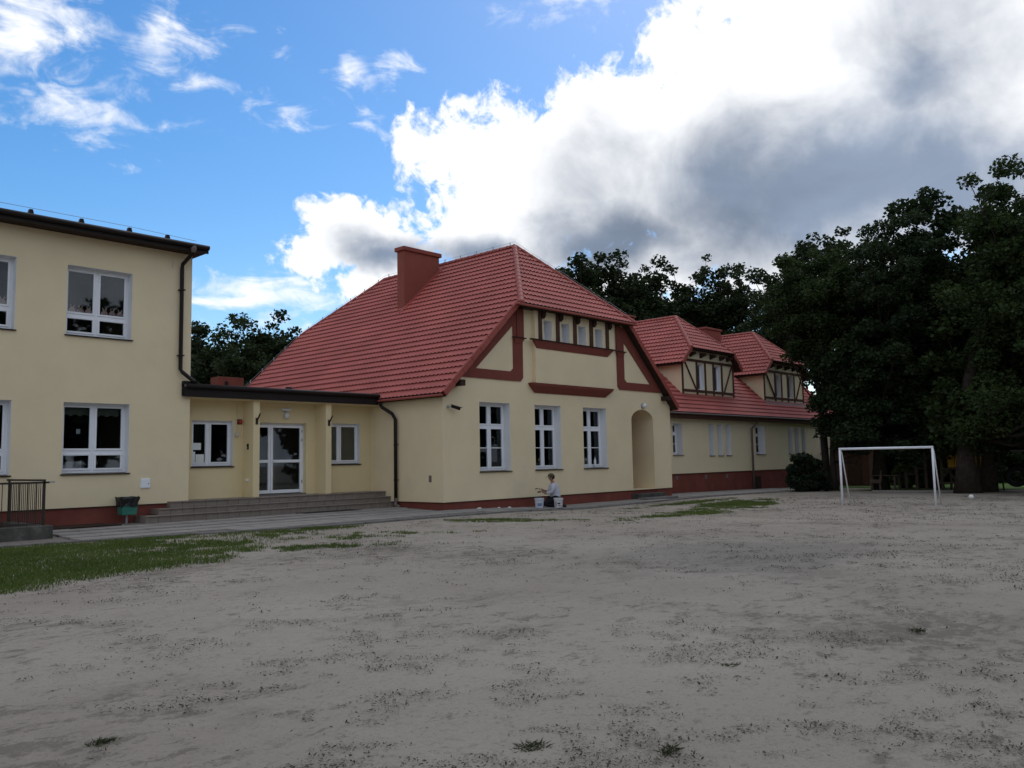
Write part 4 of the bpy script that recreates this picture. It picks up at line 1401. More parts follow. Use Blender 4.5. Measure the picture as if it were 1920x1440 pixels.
# flag holders on the pillars
for xx, side in ((-4.416, 'left'), (-2.0, 'right')):
    f_ = empty('flag_holder', (xx, 2.915, 2.68), f'slanted dark iron flag holder on the {side} entrance pillar', 'flag holder', 'flag holders on the pillars')
    MB().box(xx - .035, xx + .035, 2.895, 2.915, 2.60, 2.78).build('plate', M_IRON, f_)
    MB().tube([(xx, 2.89, 2.70), (xx + .01, 2.74, 2.90)], .022, 8).build('tube', M_IRON, f_)
# utility box
u_ = empty('utility_box', (-7.52, YL, 1.04), 'small white utility cabinet on the wall right of the lower window', 'utility box')
MB().box(-7.65, -7.40, YL - .03, YL, .92, 1.17).build('case', M_PVC, u_, bevel=.006)
MB().box(-7.63, -7.42, YL - .038, YL - .03, .94, 1.15).build('door', M_PVC, u_, bevel=.004)
MB().tube([(-7.455, YL - .038, 1.04), (-7.455, YL - .048, 1.04)], .012, 8).build('lock', M_IRON, u_)
# notices on the annex window
for (a, b_, c_, d_), nm in (((-5.97, -5.71, 1.9, 2.09), 'upper notice sheet'), ((-5.86, -5.62, 1.55, 1.78), 'lower right notice sheet'), ((-5.985, -5.875, 1.56, 1.85), 'tall narrow notice sheet')):
    n_ = MB().box(a, b_, YA + .118, YA + .121, c_, d_).build('notice', M_PAPER, None, origin=(a, YA + .12, c_))
    tag(n_, f'white {nm} taped inside the annex window left of the doors', 'notice')
# litter bin
bx, by = -8.08, 2.62
bz = float(gz(bx, by)) + .03
l_ = empty('litter_bin', (bx, by, bz), 'green metal litter bin on a post with a black liner by the school block plinth', 'litter bin')
MB().box(bx - .02, bx + .02, by - .0, by + .04, bz - .1, .42).build('post', M_STEEL, l_)
bn_ = MB()
bn_.add([(bx - .17, by - .16, .30), (bx + .17, by - .16, .30), (bx + .17, by + .12, .30), (bx - .17, by + .12, .30), (bx - .20, by - .18, .62), (bx + .20, by - .18, .62), (bx + .20, by + .14, .62), (bx - .20, by + .14, .62)],
        [(0, 3, 2, 1), (0, 1, 5, 4), (1, 2, 6, 5), (2, 3, 7, 6), (3, 0, 4, 7)])
bn_.build('bin_box', M_GREENP, l_, bevel=.008)
lv, lf = [], []
nl = 28
for r_ in range(4):
    for k in range(nl):
        a = 2 * math.pi * k / nl
        ca, sa = math.cos(a), math.sin(a)
        q = max(abs(ca), abs(sa))
        ex, ey = ca / q, sa / q
        jit = random.uniform(-.012, .012)
        hx_, hy_ = (.205, .18) if r_ < 2 else (.235, .20)
        hz_ = (.50 + random.uniform(-.02, .02), .58, .70, .735 + random.uniform(-.015, .015))[r_]
        lv.append((bx + ex * (hx_ + jit), by - .02 + ey * (hy_ + jit), hz_))
for r_ in range(3):
    for k in range(nl):
        lf.append((r_ * nl + k, r_ * nl + (k + 1) % nl, (r_ + 1) * nl + (k + 1) % nl, (r_ + 1) * nl + k))
lf.append(tuple(3 * nl + k for k in range(nl)))
MB().add(lv, lf).build('bin_liner', M_BAG, l_)
# cellar stairwell: low wall and railing
w_ = empty('stairwell_wall', (-11, .34, 0), 'low dark mossy concrete wall round the cellar steps at the left edge', 'wall')
MB().box(-15.5, -10.5, .34, .60, -.2, .30).build('front_side', M_CONC, w_, bevel=.015)
MB().box(-10.74, -10.5, .60, 2.9, -.2, .29).build('return_side', M_CONC, w_, bevel=.015)
r_ = empty('stairwell_railing', (-11, .47, .3), 'rusty black iron bar railing on the low cellar wall', 'railing')
barme = MB().tube([(0, 0, 0), (0, 0, .87)], .008, 6).mesh('bar', M_IRON)
for k in range(24):
    link_at('bar', barme, r_, Matrix.Translation((-10.80 - k * .155, .47, .31)))
for k in range(19):
    link_at('bar', barme, r_, Matrix.Translation((-10.65, .56 + k * .118, .31)))
for p in ((-10.65, .47), (-13.0, .47), (-10.65, 2.72)):
    MB().box(p[0] - .02, p[0] + .02, p[1] - .02, p[1] + .02, .28, 1.24).build('post', M_IRON, r_)
MB().box(-15, -10.56, .45, .49, 1.155, 1.195).build('top_rail', M_IRON, r_)
MB().box(-10.67, -10.63, .49, 2.85, 1.20, 1.24).build('top_rail', M_IRON, r_)
MB().box(-15, -10.67, .455, .485, .33, .355).build('bottom_rail', M_IRON, r_)
MB().box(-10.56, -10.46, .45, .49, 1.165, 1.195).build('rail_end', M_STEEL, r_)
# rubble and a plank behind the wall
c_ = empty('cover_boards', (-9.4, 2.3, .1), 'dark weathered boards covering a light well at the foot of the school block', 'boards')
for k in range(4):
    yy = 2.05 + k * .2
    MB().box(-10.2 + .15 * (k % 2), -8.42 - .06 * k, yy, yy + .185, .085, .12 + .006 * (k % 2)).build('board', M_SOFFIT, c_, bevel=.006)
MB().box(-10.1, -8.6, 2.0, 2.06, .02, .085).build('bearer', M_SOFFIT, c_)
# iron grate in the pavement
g_ = empty('doormat_grate', (-2.9, 1.6, .09), 'dark iron shoe grate set in the pavement before the steps', 'grate')
MB().box(-3.75, -1.9, 1.42, 1.46, .07, .115).box(-3.75, -1.9, 1.92, 1.96, .07, .115).box(-3.75, -3.71, 1.46, 1.92, .07, .115).box(-1.94, -1.9, 1.46, 1.92, .07, .115).build('frame', M_GRATE, g_)
bm_ = MB().box(-.01, .01, 1.46, 1.92, .075, .11).mesh('grate_bar', M_GRATE)
for k in range(32):
    link_at('grate_bar', bm_, g_, Matrix.Translation((-3.66 + k * .055, 0, 0)))
MB().box(-3.7, -1.95, 1.47, 1.91, .05, .078).build('pit', M_SOFFIT, g_)
# crumbs of filler by the plinth
for k, (xx, yy, s) in enumerate(((1.25, -.25, .045), (1.1, -.32, .03), (2.05, -.28, .04), (2.45, -.35, .05), (2.6, -.2, .028))):
    zz = float(gz(xx, yy)) + .05
    b_ = MB().ball((xx, yy, zz), s, 7, 5, (1.3, 1, .6)).build('plaster_lump', M_PAPER, None, origin=(xx, yy, zz))
    tag(b_, 'little white lump of dropped plaster on the pavement below the first tall window', 'plaster', 'dropped plaster lumps')

# ---- things inside the sills of the tall windows
b_ = empty('bottle', (8.0 - .25, .2, 1.16), 'clear plastic bottle standing on the sill of the third tall window', 'bottle')
MB().lathe((7.62, .22, 1.165), [(.04, 0), (.045, .03), (.042, .14), (.045, .2), (.035, .26), (.014, .3), (.014, .34)], 12).build('flask', M_LAMP, b_, smooth=True)
MB().lathe((7.62, .22, 1.505), [(.017, 0), (.017, .03)], 10).build('bottle_cap', M_BLUEP, b_)

# ================================================================== WORKER AND BUCKETS
MX, MY = 3.95, -.85
MZ = float(gz(MX, MY)) + .045
fw_ = Vector((-.70, .71, 0)).normalized()       # the way he faces
sd_ = Vector((fw_.y, -fw_.x, 0))                 # his right-hand side


def bp(f, s, z):
    return Vector((MX, MY, MZ)) + fw_ * f + sd_ * s + Vector((0, 0, z))


def skin(name, chain_pts, edges, radii, m, parent, sub=2):
    me = bpy.data.meshes.new(name)
    o0 = wloc(parent)
    me.from_pydata([p - o0 for p in chain_pts], edges, [])
    ob = link_mesh(name, me, parent, o0)
    md = ob.modifiers.new('skin', 'SKIN')
    sv = me.skin_vertices[0].data
    for i, r_ in enumerate(radii):
        rr = r_ if hasattr(r_, '__len__') else (r_, r_)
        sv[i].radius = rr
        sv[i].use_root = (i == 0)
    md.use_smooth_shade = True
    s2 = ob.modifiers.new('sub', 'SUBSURF')
    s2.levels = s2.render_levels = sub
    me.materials.append(m)
    return ob


man = empty('person', (MX, MY, MZ), 'person kneeling by the plinth in pale shirt, dark trousers and brown cap, holding a brush', 'person')
# body: pelvis 0, chest, neck, head, arms, legs in one skin
P = [bp(-.10, 0, .30), bp(-.07, 0, .44), bp(-.03, 0, .60), bp(-.01, 0, .72), bp(.0, 0, .80), bp(.012, 0, .85), bp(.045, 0, .90), bp(.035, 0, .965)]
rad = [.11, .10, .105, .09, .052, .05, .072, .097]
E_ = [(i, i + 1) for i in range(7)]
for s in (-1, 1):
    k = len(P)
    P += [bp(-.02, s * .15, .70), bp(.02, s * .21, .50), bp(.22, s * .15, .47 + .03 * s), bp(.31, s * .11, .52 + .03 * s), bp(.36, s * .09, .54 + .03 * s)]
    rad += [.05, .045, .042, .032, .036]
    E_ += [(3, k), (k, k + 1), (k + 1, k + 2), (k + 2, k + 3), (k + 3, k + 4)]
    k = len(P)
    P += [bp(-.06, s * .10, .28), bp(.30, s * .12, .09), bp(.02, s * .11, .06), bp(-.26, s * .11, .05), bp(-.36, s * .11, .04)]
    rad += [.085, .062, .05, .04, .036]
    E_ += [(0, k), (k, k + 1), (k + 1, k + 2), (k + 2, k + 3), (k + 3, k + 4)]
body = skin('body', P, E_, rad, M_SKIN, man)
# fingers
for s in (-1, 1):
    base_ = bp(.37, s * .09, .545 + .03 * s)
    for j, (lo, L) in enumerate(((-.03, .055), (-.012, .065), (.006, .062), (.024, .05))):
        a = base_ + sd_ * lo * .9
        skin('finger', [a, a + fw_ * L * .5 + Vector((0, 0, .006)), a + fw_ * L * .95 + Vector((0, 0, -.018 - .012 * s))], [(0, 1), (1, 2)], [.010, .009, .008], M_SKIN, man, 1)
    a = base_ - fw_ * .03 - sd_ * s * .03
    skin('thumb', [a, a + fw_ * .02 - sd_ * s * .02 + Vector((0, 0, .015)), a + fw_ * .05 - sd_ * s * .02 + Vector((0, 0, .02))], [(0, 1), (1, 2)], [.012, .010, .009], M_SKIN, man, 1)
# shirt: body and two sleeves that reach into it
P = [bp(-.10, 0, .27), bp(-.09, 0, .36), bp(-.07, 0, .48), bp(-.04, 0, .61), bp(-.015, 0, .72), bp(.0, 0, .79)]
skin('shirt', P, [(i, i + 1) for i in range(5)], [(.175, .19), (.17, .185), (.165, .18), (.165, .19), (.13, .17), (.075, .08)], M_SHIRT, man)
for s in (-1, 1):
    skin('sleeve', [bp(-.03, s * .08, .70), bp(-.02, s * .17, .69), bp(.0, s * .22, .60), bp(.02, s * .225, .50), bp(.12, s * .19, .48 + .015 * s), bp(.22, s * .15, .475 + .03 * s)],
         [(i, i + 1) for i in range(5)], [.10, .098, .085, .078, .066, .055], M_SHIRT, man)
P = [bp(-.11, 0, .24), bp(-.10, 0, .32)]
rad = [(.165, .17), (.16, .165)]
E_ = [(0, 1)]
for s in (-1, 1):
    k = len(P)
    P += [bp(-.05, s * .10, .27), bp(.30, s * .12, .095), bp(.02, s * .11, .07), bp(-.24, s * .11, .065)]
    rad += [.13, .095, .08, .062]
    E_ += [(0, k), (k, k + 1), (k + 1, k + 2), (k + 2, k + 3)]
skin('trousers', P, E_, rad, M_TROUS, man)
for s in (-1, 1):
    skin('shoe', [bp(-.24, s * .11, .05), bp(-.32, s * .11, .055), bp(-.40, s * .11, .03), bp(-.42, s * .11, -.005)], [(0, 1), (1, 2), (2, 3)], [.05, .052, .045, .036], M_SOFFIT, man, 1)
# head details
hc = bp(.035, 0, .955)
for s in (-1, 1):
    MB().ball(hc + fw_ * .078 + sd_ * s * .032 + Vector((0, 0, -.01)), .010, 8, 6).build('eye', M_HAIR, man)
    MB().ball(hc + sd_ * s * .083 - fw_ * .01 + Vector((0, 0, -.02)), .022, 8, 6, (.7, .7, 1.3)).build('ear', M_SKIN, man)
skin('nose', [hc + fw_ * .075 + Vector((0, 0, 0)), hc + fw_ * .105 + Vector((0, 0, -.03))], [(0, 1)], [.012, .014], M_SKIN, man, 1)
MB().ball(hc + fw_ * .080 + Vector((0, 0, -.058)), .018, 8, 5, (1, 1, .35)).build('mouth', M_CHIM, man)
MB().ball(hc - fw_ * .032 + Vector((0, 0, .005)), .086, 12, 8, (1, 1, 1.0)).build('hair', M_HAIR, man, smooth=True)
cp = MB()
cp.ball(hc + Vector((0, 0, .03)), .115, 14, 9, (1, 1, .85))
cp.v = [tuple(Vector(v) if v[2] > hc.z + .02 else Vector((v[0], v[1], hc.z + .02))) for v in cp.v]
cp.build('cap', M_CAP, man, smooth=True)
br = []
for k in range(9):
    a = -1.1 + 2.2 * k / 8
    br.append(hc + fw_ * (.09 + .095 * math.cos(a * .9)) + sd_ * (.085 * math.sin(a)) + Vector((0, 0, .03 - .03 * math.cos(a))))
bi = [hc + fw_ * .08 * math.cos(-1.1 + 2.2 * k / 8) + sd_ * .09 * math.sin(-1.1 + 2.2 * k / 8) + Vector((0, 0, .035)) for k in range(9)]
MB().add(br + bi + [p - Vector((0, 0, .008)) for p in br] + [p - Vector((0, 0, .008)) for p in bi],
         [(k, k + 1, k + 10, k + 9) for k in range(8)] + [(k + 18, k + 27, k + 28, k + 19) for k in range(8)] + [(k, k + 18, k + 19, k + 1) for k in range(8)]).build('cap_brim', M_CAP, man)
# brush in his right hand, sponge float in the left
br_ = empty('paint_brush', bp(.42, .09, .57), 'brown flat brush held in the kneeling person\'s hands', 'brush')
MB().bar(bp(.34, .09, .585), bp(.47, .085, .60), .02, .014).build('brush_handle', M_ORANGEWOOD, br_)
MB().bar(bp(.47, .085, .60), bp(.56, .08, .58), .075, .025).build('bristles', M_HAIR, br_, bevel=.006)
sp_ = empty('sponge', bp(.42, -.09, .53), 'dark sponge pad held in the kneeling person\'s lower hand', 'sponge')
MB().bar(bp(.38, -.09, .50), bp(.50, -.08, .49), .10, .05).build('pad', M_CAP, sp_, bevel=.015)


def bucket(x, y, m, m2, label, stripes):
    z = float(gz(x, y)) + .045
    q = empty('bucket', (x, y, z), label, 'bucket', 'buckets by the kneeling person')
    bk = MB()
    bk.lathe((x, y, z), [(.115, 0), (.12, .01), (.142, .25), (.152, .262), (.152, .30), (.146, .302), (.140, .27), (.118, .05)], 20)
    bk.f = bk.f[:-1] + [bk.f[-1]]
    bk.build('bucket_body', m, q, smooth=False)
    for (a0, a1, z0, z1) in stripes:
        n = 6
        st = MB()
        for k in range(n):
            t0 = math.radians(a0 + (a1 - a0) * k / n); t1 = math.radians(a0 + (a1 - a0) * (k + 1) / n)
            rr = lambda zz: .12 + .022 * zz / .25 + .003
            st.add([(x + rr(z0) * math.cos(t0), y + rr(z0) * math.sin(t0), z + z0), (x + rr(z0) * math.cos(t1), y + rr(z0) * math.sin(t1), z + z0),
                    (x + rr(z1) * math.cos(t1), y + rr(z1) * math.sin(t1), z + z1), (x + rr(z1) * math.cos(t0), y + rr(z1) * math.sin(t0), z + z1)], [(0, 1, 2, 3)])
        st.build('print', m2, q, fix=False)
    hp = [(x + .15 * math.cos(t), y + .15 * math.sin(t) , z + .28 - .07 * math.sin((t - 3.3) * 1.0) * 1.0) for t in np.linspace(3.3, 3.3 + math.pi, 12)]
    MB().tube(hp, .004, 5).build('handle', M_STEEL, q)


bucket(3.10, -1.02, M_BUCKB, M_BLUEP, 'pale plastic bucket with blue print left of the kneeling person', ((195, 260, .06, .15),))
bucket(3.72, -1.28, M_BUCKW, M_PRINT, 'white plastic bucket with dark print before the kneeling person', ((178, 190, .03, .20), (205, 245, .11, .16), (215, 250, .05, .075), (252, 275, .04, .06)))

# ================================================================== GOAL
GLp, GRp = Vector((9.25, -8.07, -.12)), Vector((10.04, -10.52, -.12))
goal = empty('football_goal', (9.65, -9.3, -.12), 'white tubular steel football goal without a net standing on the sand', 'goal')
ax = (GRp - GLp).normalized()
bkd = Vector((-ax.y, ax.x, 0))
bkd = Vector((.99, .13, 0))
GH = 1.74
for p in (GLp, GRp):
    MB().tube([p - Vector((0, 0, .1)), p + Vector((0, 0, GH))], .033, 12).build('post', M_WHITE, goal, smooth=True)
    a = p + Vector((0, 0, GH - .03))
    pts = [a, a + bkd * .12 + Vector((0, 0, -.02)), a + bkd * .24 + Vector((0, 0, -.12)), a + bkd * .33 + Vector((0, 0, -.35)), p + bkd * .95 + Vector((0, 0, -.05))]
    MB().tube(pts, .019, 8).build('back_stay', M_WHITE, goal, smooth=True)
MB().tube([GLp + Vector((0, 0, GH)) - ax * .03, GRp + Vector((0, 0, GH)) + ax * .03], .036, 12).build('crossbar', M_WHITE, goal, smooth=True)
bl = MB().ball((15.1, -10.16, -.08), .085, 14, 10).build('ball', M_BALL, None, origin=(15.1, -10.16, -.15), smooth=True)
tag(bl, 'small white ball lying on the sand right of the goal', 'ball')

# ================================================================== PLAYGROUND
def gpt(x, y):
    return float(gz(x, y))


pz = gpt(24.7, -5.4)
q = empty('climbing_posts', (24.7, -5.4, pz), 'row of upright log posts of rising height joined by rungs', 'climbing frame')
hts = (.85, 1.1, 1.75, 1.6)
pos_ = [Vector((24.5, -5.0, pz)).lerp(Vector((24.95, -6.15, pz)), t) for t in (0, .36, .68, 1)]
for p, h in zip(pos_, hts):
    MB().tube([p - Vector((0, 0, .1)), p + Vector((0, 0, h))], .075, 9).build('post', M_LOG, q)
for i, zz in ((0, .75), (1, 1.0), (2, 1.5)):
    MB().tube([pos_[i] + Vector((0, 0, zz)), pos_[i + 1] + Vector((0, 0, zz))], .03, 7).build('rung', M_LOG, q)
MB().tube([pos_[3] + Vector((.1, -.1, .35)), pos_[3] + Vector((.3, -.75, 1.2))], .04, 7).build('slanting_rail', M_LOG, q)
bx_ = Vector((23.4, -4.45, gpt(23.4, -4.45)))
q = empty('picnic_table', bx_, 'weathered wooden picnic table behind the goal', 'table')
for k in range(3):
    MB().box(bx_.x - .35 + k * .24, bx_.x - .13 + k * .24, bx_.y - .65, bx_.y + .65, bx_.z + .68, bx_.z + .72).build('plank', M_LOG, q)
for s in (-.5, .5):
    for f in (-.28, .28):
        MB().box(bx_.x + f - .04, bx_.x + f + .04, bx_.y + s - .04, bx_.y + s + .04, bx_.z - .1, bx_.z + .68).build('leg', M_LOG, q)
bx_ = Vector((22.7, -4.25, gpt(22.7, -4.25)))
q = empty('wooden_figure', bx_, 'small carved wooden animal figure before the picnic table', 'figure')
MB().box(bx_.x - .08, bx_.x + .08, bx_.y - .25, bx_.y + .25, bx_.z + .35, bx_.z + .52).build('body', M_LOG, q, bevel=.03)
for s in (-.2, .2):
    MB().tube([bx_ + Vector((0, s, -.05)), bx_ + Vector((0, s * .9, .38))], .04, 7).build('leg', M_LOG, q)
MB().tube([bx_ + Vector((0, -.2, .48)), bx_ + Vector((0, -.26, .72))], [.07, .05], 7).build('neck', M_LOG, q)
MB().tube([bx_ + Vector((0, -.24, .7)), bx_ + Vector((0, -.27, .95))], [.05, .015], 7).build('horn', M_LOG, q)
# play tower
tx, ty = 25.0, -7.35
tz = gpt(tx, ty)
q = empty('play_tower', (tx, ty, tz), 'wooden play tower with yellow panels behind the big trunk', 'play tower')
for sx in (-.65, .65):
    for sy in (-.75, .75):
        MB().tube([(tx + sx, ty + sy, tz - .1), (tx + sx, ty + sy, tz + 2.05)], .06, 8).build('post', M_LOG, q)
MB().box(tx - .7, tx + .7, ty - .8, ty + .8, tz + .95, tz + 1.02).build('platform', M_LOG, q)
for k in range(4):
    MB().box(tx - .73, tx - .705, ty - .72 + k * .3, ty - .44 + k * .3, tz + 1.05, tz + 1.62).build('panel', M_YELLOW, q, bevel=.006)
MB().box(tx - .55, tx + .6, ty - .83, ty - .80, tz + 1.05, tz + 1.62).build('panel', M_YELLOW, q, bevel=.006)
MB().box(tx - .72, tx - .66, ty - .8, ty + .8, tz + 1.95, tz + 2.03).build('top_rail', M_LOG, q)
MB().bar((tx - .7, ty + .55, tz + 1.0), (tx - 1.1, ty - .1, tz + .3), .1, .05).build('ladder_side', M_LOG, q)
MB().bar((tx - .72, ty + .95, tz + .36), (tx - .72, ty - .95, tz + .36), .08, .08).build('beam', M_LOG, q)
# swing frame with tyres
sx_, sy0, sy1 = 25.3, -8.6, -11.8
z0 = gpt(sx_, sy0)
q = empty('swing_frame', (sx_, -10, z0), 'dark metal swing frame at the right edge', 'swing')
MB().tube([(sx_, sy0, z0 + 1.75), (sx_, sy1, z0 + 1.75)], .045, 8).build('top_beam', M_STEEL, q)
for yy in (sy0 - .1, (sy0 + sy1) / 2, sy1 + .1):
    for s in (-.6, .6):
        MB().tube([(sx_ + s, yy, z0 - .1), (sx_, yy, z0 + 1.75)], .035, 8).build('leg', M_IRON, q)
for yy in (-9.35, -10.6):
    t = empty('tyre_swing', (sx_, yy, z0 + .5), 'black tyre swing hanging from the swing frame, ' + ('nearer the trunk' if yy > -10 else 'nearer the right edge'), 'tyre', 'tyre swings')
    ring = [(sx_, yy + .36 * math.cos(a), z0 + .62 + .36 * math.sin(a)) for a in np.linspace(0, 2 * math.pi, 19)]
    MB().tube(ring, .11, 8, cap=False).build('tyre', M_TYRE, t, smooth=True)
    for s in (-.25, .25):
        MB().tube([(sx_, yy + s, z0 + .92), (sx_, yy + s * .8, z0 + 1.72)], .012, 5).build('chain', M_IRON, t)
# edging of the playground
ed = empty('playground_edging', (22.4, -6, gpt(22.4, -6)), 'pale concrete edging along the playground lawn', 'edging')
em = MB().box(-.04, .04, -.49, .49, -.1, .07).mesh('edge_stone', M_SLAB, bevel=.01)
for k in range(5):
    p = Vector((21.6, -4.6)).lerp(Vector((22.9, -8.0)), (k + .5) / 5)
    link_at('edge_stone', em, ed, Matrix.Translation((p.x, p.y, gpt(p.x, p.y))) @ Matrix.Rotation(.37, 4, 'Z'))
# sand of the play area and lawn strip near it
mb = MB()
for i in range(8):
    for j in range(7):
        x0, y0 = 23.2 + i * 1.2, -8.6 + j * .9
        if y0 > -3.4: continue
        q4 = [(x0, y0), (x0 + 1.2, y0), (x0 + 1.2, y0 + .9), (x0, y0 + .9)]
        mb.add([(a, b_, gpt(a, b_) + .02) for a, b_ in q4], [(0, 1, 2, 3)])
tag(mb.build('lawn', M_LAWN), 'short green grass round the climbing posts', None, None, 'structure')
# old brick shed corner behind the goal
q = empty('brick_shed', (31.3, -.6, gpt(31, 0)), 'dark brown brick shed behind the left goal post', 'shed')
MB().box(30.6, 33.5, -1.1, .9, gpt(31, 0) - .1, gpt(31, 0) + 2.1).build('wall', M_BRICK, q)
MB().prism([(-1.3, gpt(31, 0) + 2.1), (1.1, gpt(31, 0) + 2.1), (-.1, gpt(31, 0) + 2.7)], 30.4, 33.7, 'x').build('roof', M_SOFFIT, q)
MB().box(30.57, 30.6, -.7, .1, gpt(31, 0), gpt(31, 0) + 1.8).build('door', M_TIMBER, q)


# ================================================================== TREES
def leaves(centers, sizes, per, lsize, seed, flat=.75, droop=0.0):
    """leaf quads scattered in clumps; returns V, F, tint"""
    r = np.random.default_rng(seed)
    C_, Sg, T_ = [], [], []
    for c_, s in zip(centers, sizes):
        n = max(8, int(per * 3.6 * s * s))
        d = r.normal(size=(n, 3))
        d /= np.linalg.norm(d, axis=1)[:, None]
        rad = s * r.random(n) ** .45
        p = d * rad[:, None]
        p[:, 2] *= flat
        p[:, 2] -= droop * (p[:, 0] ** 2 + p[:, 1] ** 2) / max(s, .1)
        C_.append(np.asarray(c_)[None, :] + p)
        T_.append(np.clip(r.random() * .5 + r.random(n) * .35 + .25 * d[:, 2], 0, 1))
    P = np.concatenate(C_); T = np.concatenate(T_)
    n = len(P)
    a = r.normal(size=(n, 3)); a[:, 2] *= .6; a /= np.linalg.norm(a, axis=1)[:, None]
    b = r.normal(size=(n, 3)); b -= (b * a).sum(1)[:, None] * a; b /= np.linalg.norm(b, axis=1)[:, None]
    L = lsize * r.uniform(.6, 1.25, n)[:, None]
    Wd = L * r.uniform(.5, .8, n)[:, None]
    nn = np.cross(a, b)
    V = np.stack([P - a * L * .5, P + b * Wd * .5 + nn * L * .08, P + a * L * .5, P - b * Wd * .5 + nn * L * .08], 1).reshape(-1, 3)
    F = np.arange(4 * n).reshape(-1, 4)
    return V, F, np.repeat(T, 4)


def tree(x, y, H, crown, lm, label, cat='tree', group=None, trunk_r=.3, nclump=70, csize=(.7, 1.3), per=90, lsize=.3, seed=1, name='broadleaf_tree', lean=(0, 0), flat=.75, droop=0., limbs=14, skirt=0, parts=True):
    """crown = (centre offset x, y, centre z, rx, ry, rz)"""
    r = np.random.default_rng(seed)
    zb = float(gz(x, y)) - .1
    root = empty(name, (x, y, zb), label, cat, group)
    cx_, cy_, cz_, rx, ry, rz = crown
    cc = np.array([x + cx_, y + cy_, cz_])
    cent, sizes = [], []
    tries = 0
    while len(cent) < nclump and tries < 20000:
        tries += 1
        d = r.normal(size=3); d /= np.linalg.norm(d)
        k = r.random() ** .4
        wob = 1 + .22 * math.sin(3.1 * math.atan2(d[1], d[0]) + seed) + .18 * math.sin(4.3 * d[2] * 2 + seed * 1.7)
        p = cc + d * np.array([rx, ry, rz]) * k * wob * .9
        if p[2] < zb + .9: continue
        cent.append(p)
        sizes.append(r.uniform(*csize) * (1.15 - .35 * k))
    for k in range(skirt):
        a = r.random() * 6.283
        q_ = .35 + .6 * r.random()
        cent.append(np.array([x + cx_ * .6 + rx * q_ * math.cos(a), y + cy_ * .6 + ry * q_ * math.sin(a), zb + 2.1 + 2.4 * r.random()]))
        sizes.append(r.uniform(*csize))
    # trunk and limbs
    tb = MB()
    top = np.array([x + cx_ * .8, y + cy_ * .8, cz_ + rz * .55])
    tp = []
    n = 9
    for i in range(n):
        t = i / (n - 1)
        p = np.array([x, y, zb]) * (1 - t) + top * t
        p[:2] = np.array([x, y]) * (1 - t ** 2.2) + top[:2] * t ** 2.2
        p[0] += .25 * math.sin(t * 5 + seed) * t; p[1] += .25 * math.cos(t * 4 + seed * 2) * t
        tp.append(p)
    rr = [trunk_r * (1.45 if i == 0 else 1.0) * (1 - .82 * i / (n - 1)) for i in range(n)]
    tb.tube(tp, rr, 10)
    tr = tb.build('trunk', M_BARK, root, smooth=True)
    order = np.argsort(-np.array([np.linalg.norm((c_ - cc) / np.array([rx, ry, rz])) for c_ in cent]))
    lb = MB()
    ends = [cent[i] for i in order[:limbs * 2]]
    for e in ends:
        t = np.clip((e[2] - zb) / (top[2] - zb) * .75 - .08, .22, .92)
        i = int(t * (n - 1)); f = t * (n - 1) - i
        st = tp[i] * (1 - f) + tp[min(i + 1, n - 1)] * f
        mid = st * .45 + e * .55 + np.array([r.normal() * .25, r.normal() * .25, -.08 * np.linalg.norm(e - st) + r.normal() * .15])
        q1 = st * .75 + mid * .25
        r0 = trunk_r * (1 - .8 * t) * .42
        lb.tube([st, q1, mid, e * .8 + mid * .2, e], [r0, r0 * .8, r0 * .5, r0 * .28, .012], 6)
    lb.build('limbs', M_BARK, root, smooth=True)
    V, F, T = leaves(cent, sizes, per, lsize, seed + 100, flat, droop)
    np_mesh('crown', V, F, lm, root, origin=(x, y, zb), attr=T)
    return root


# far row behind the annex
FAR_L = [(16.9, 51.4, 14.0, 2.9), (17.3, 46.5, 13.0, 2.6), (17.9, 42.4, 13.4, 2.8), (22.8, 48.0, 13.2, 2.7), (21.6, 40.8, 13.4, 2.4), (26.4, 46.0, 14.0, 2.7)]
lab = ['dark tree top hard against the corner of the two-storey block', 'low dark tree second from the two-storey block beyond the annex', 'rounded dark tree above the small annex chimney',
       'dark tree with a notch of sky on its right beyond the annex', 'dark knobbly tree top just left of the red roof hip', 'dark tree mostly hidden behind the red roof hip']
for k, (x, y, h, r_) in enumerate(FAR_L):
    tree(x, y, h, (0, 0, h - 5.0, r_ * 1.3, r_ * 1.3, 5.0), M_LEAF_OAK, lab[k], 'tree', 'dark trees beyond the annex', .3, 210, (.7, 1.1), 36, .34, seed=20 + k, limbs=8)
# behind the house
FAR_M = [(39.1, 27.6, 17.6, 2.4, 0), (37.5, 23.9, 18.0, 2.7, 0), (41.4, 22.3, 18.8, 2.9, 0), (45.8, 22.9, 16.8, 2.2, 0), (50.5, 21.3, 18.8, 2.6, 1), (51.0, 18.2, 19.2, 2.7, 1)]
lab = ['dark oak crown starting where the red hip slopes down', 'broad dark oak crown behind the hipped roof, second from the ridge', 'tallest dark oak crown behind the gable', 'ragged dark oak edge left of the gap of sky',
       'open oak crown right of the gap of sky above the first dormer', 'open oak crown with bare forked limb above the wing chimney']
for k, (x, y, h, r_, op) in enumerate(FAR_M):
    tree(x, y, h, (0, 0, h - 5.3, r_ * 1.35, r_ * 1.35, 5.5), M_LEAF_OAK, lab[k], 'oak', 'oaks behind the school', .42, 230 if not op else 190, (.65, 1.05) if not op else (.55, .95), 44, .34, seed=40 + k, limbs=14)
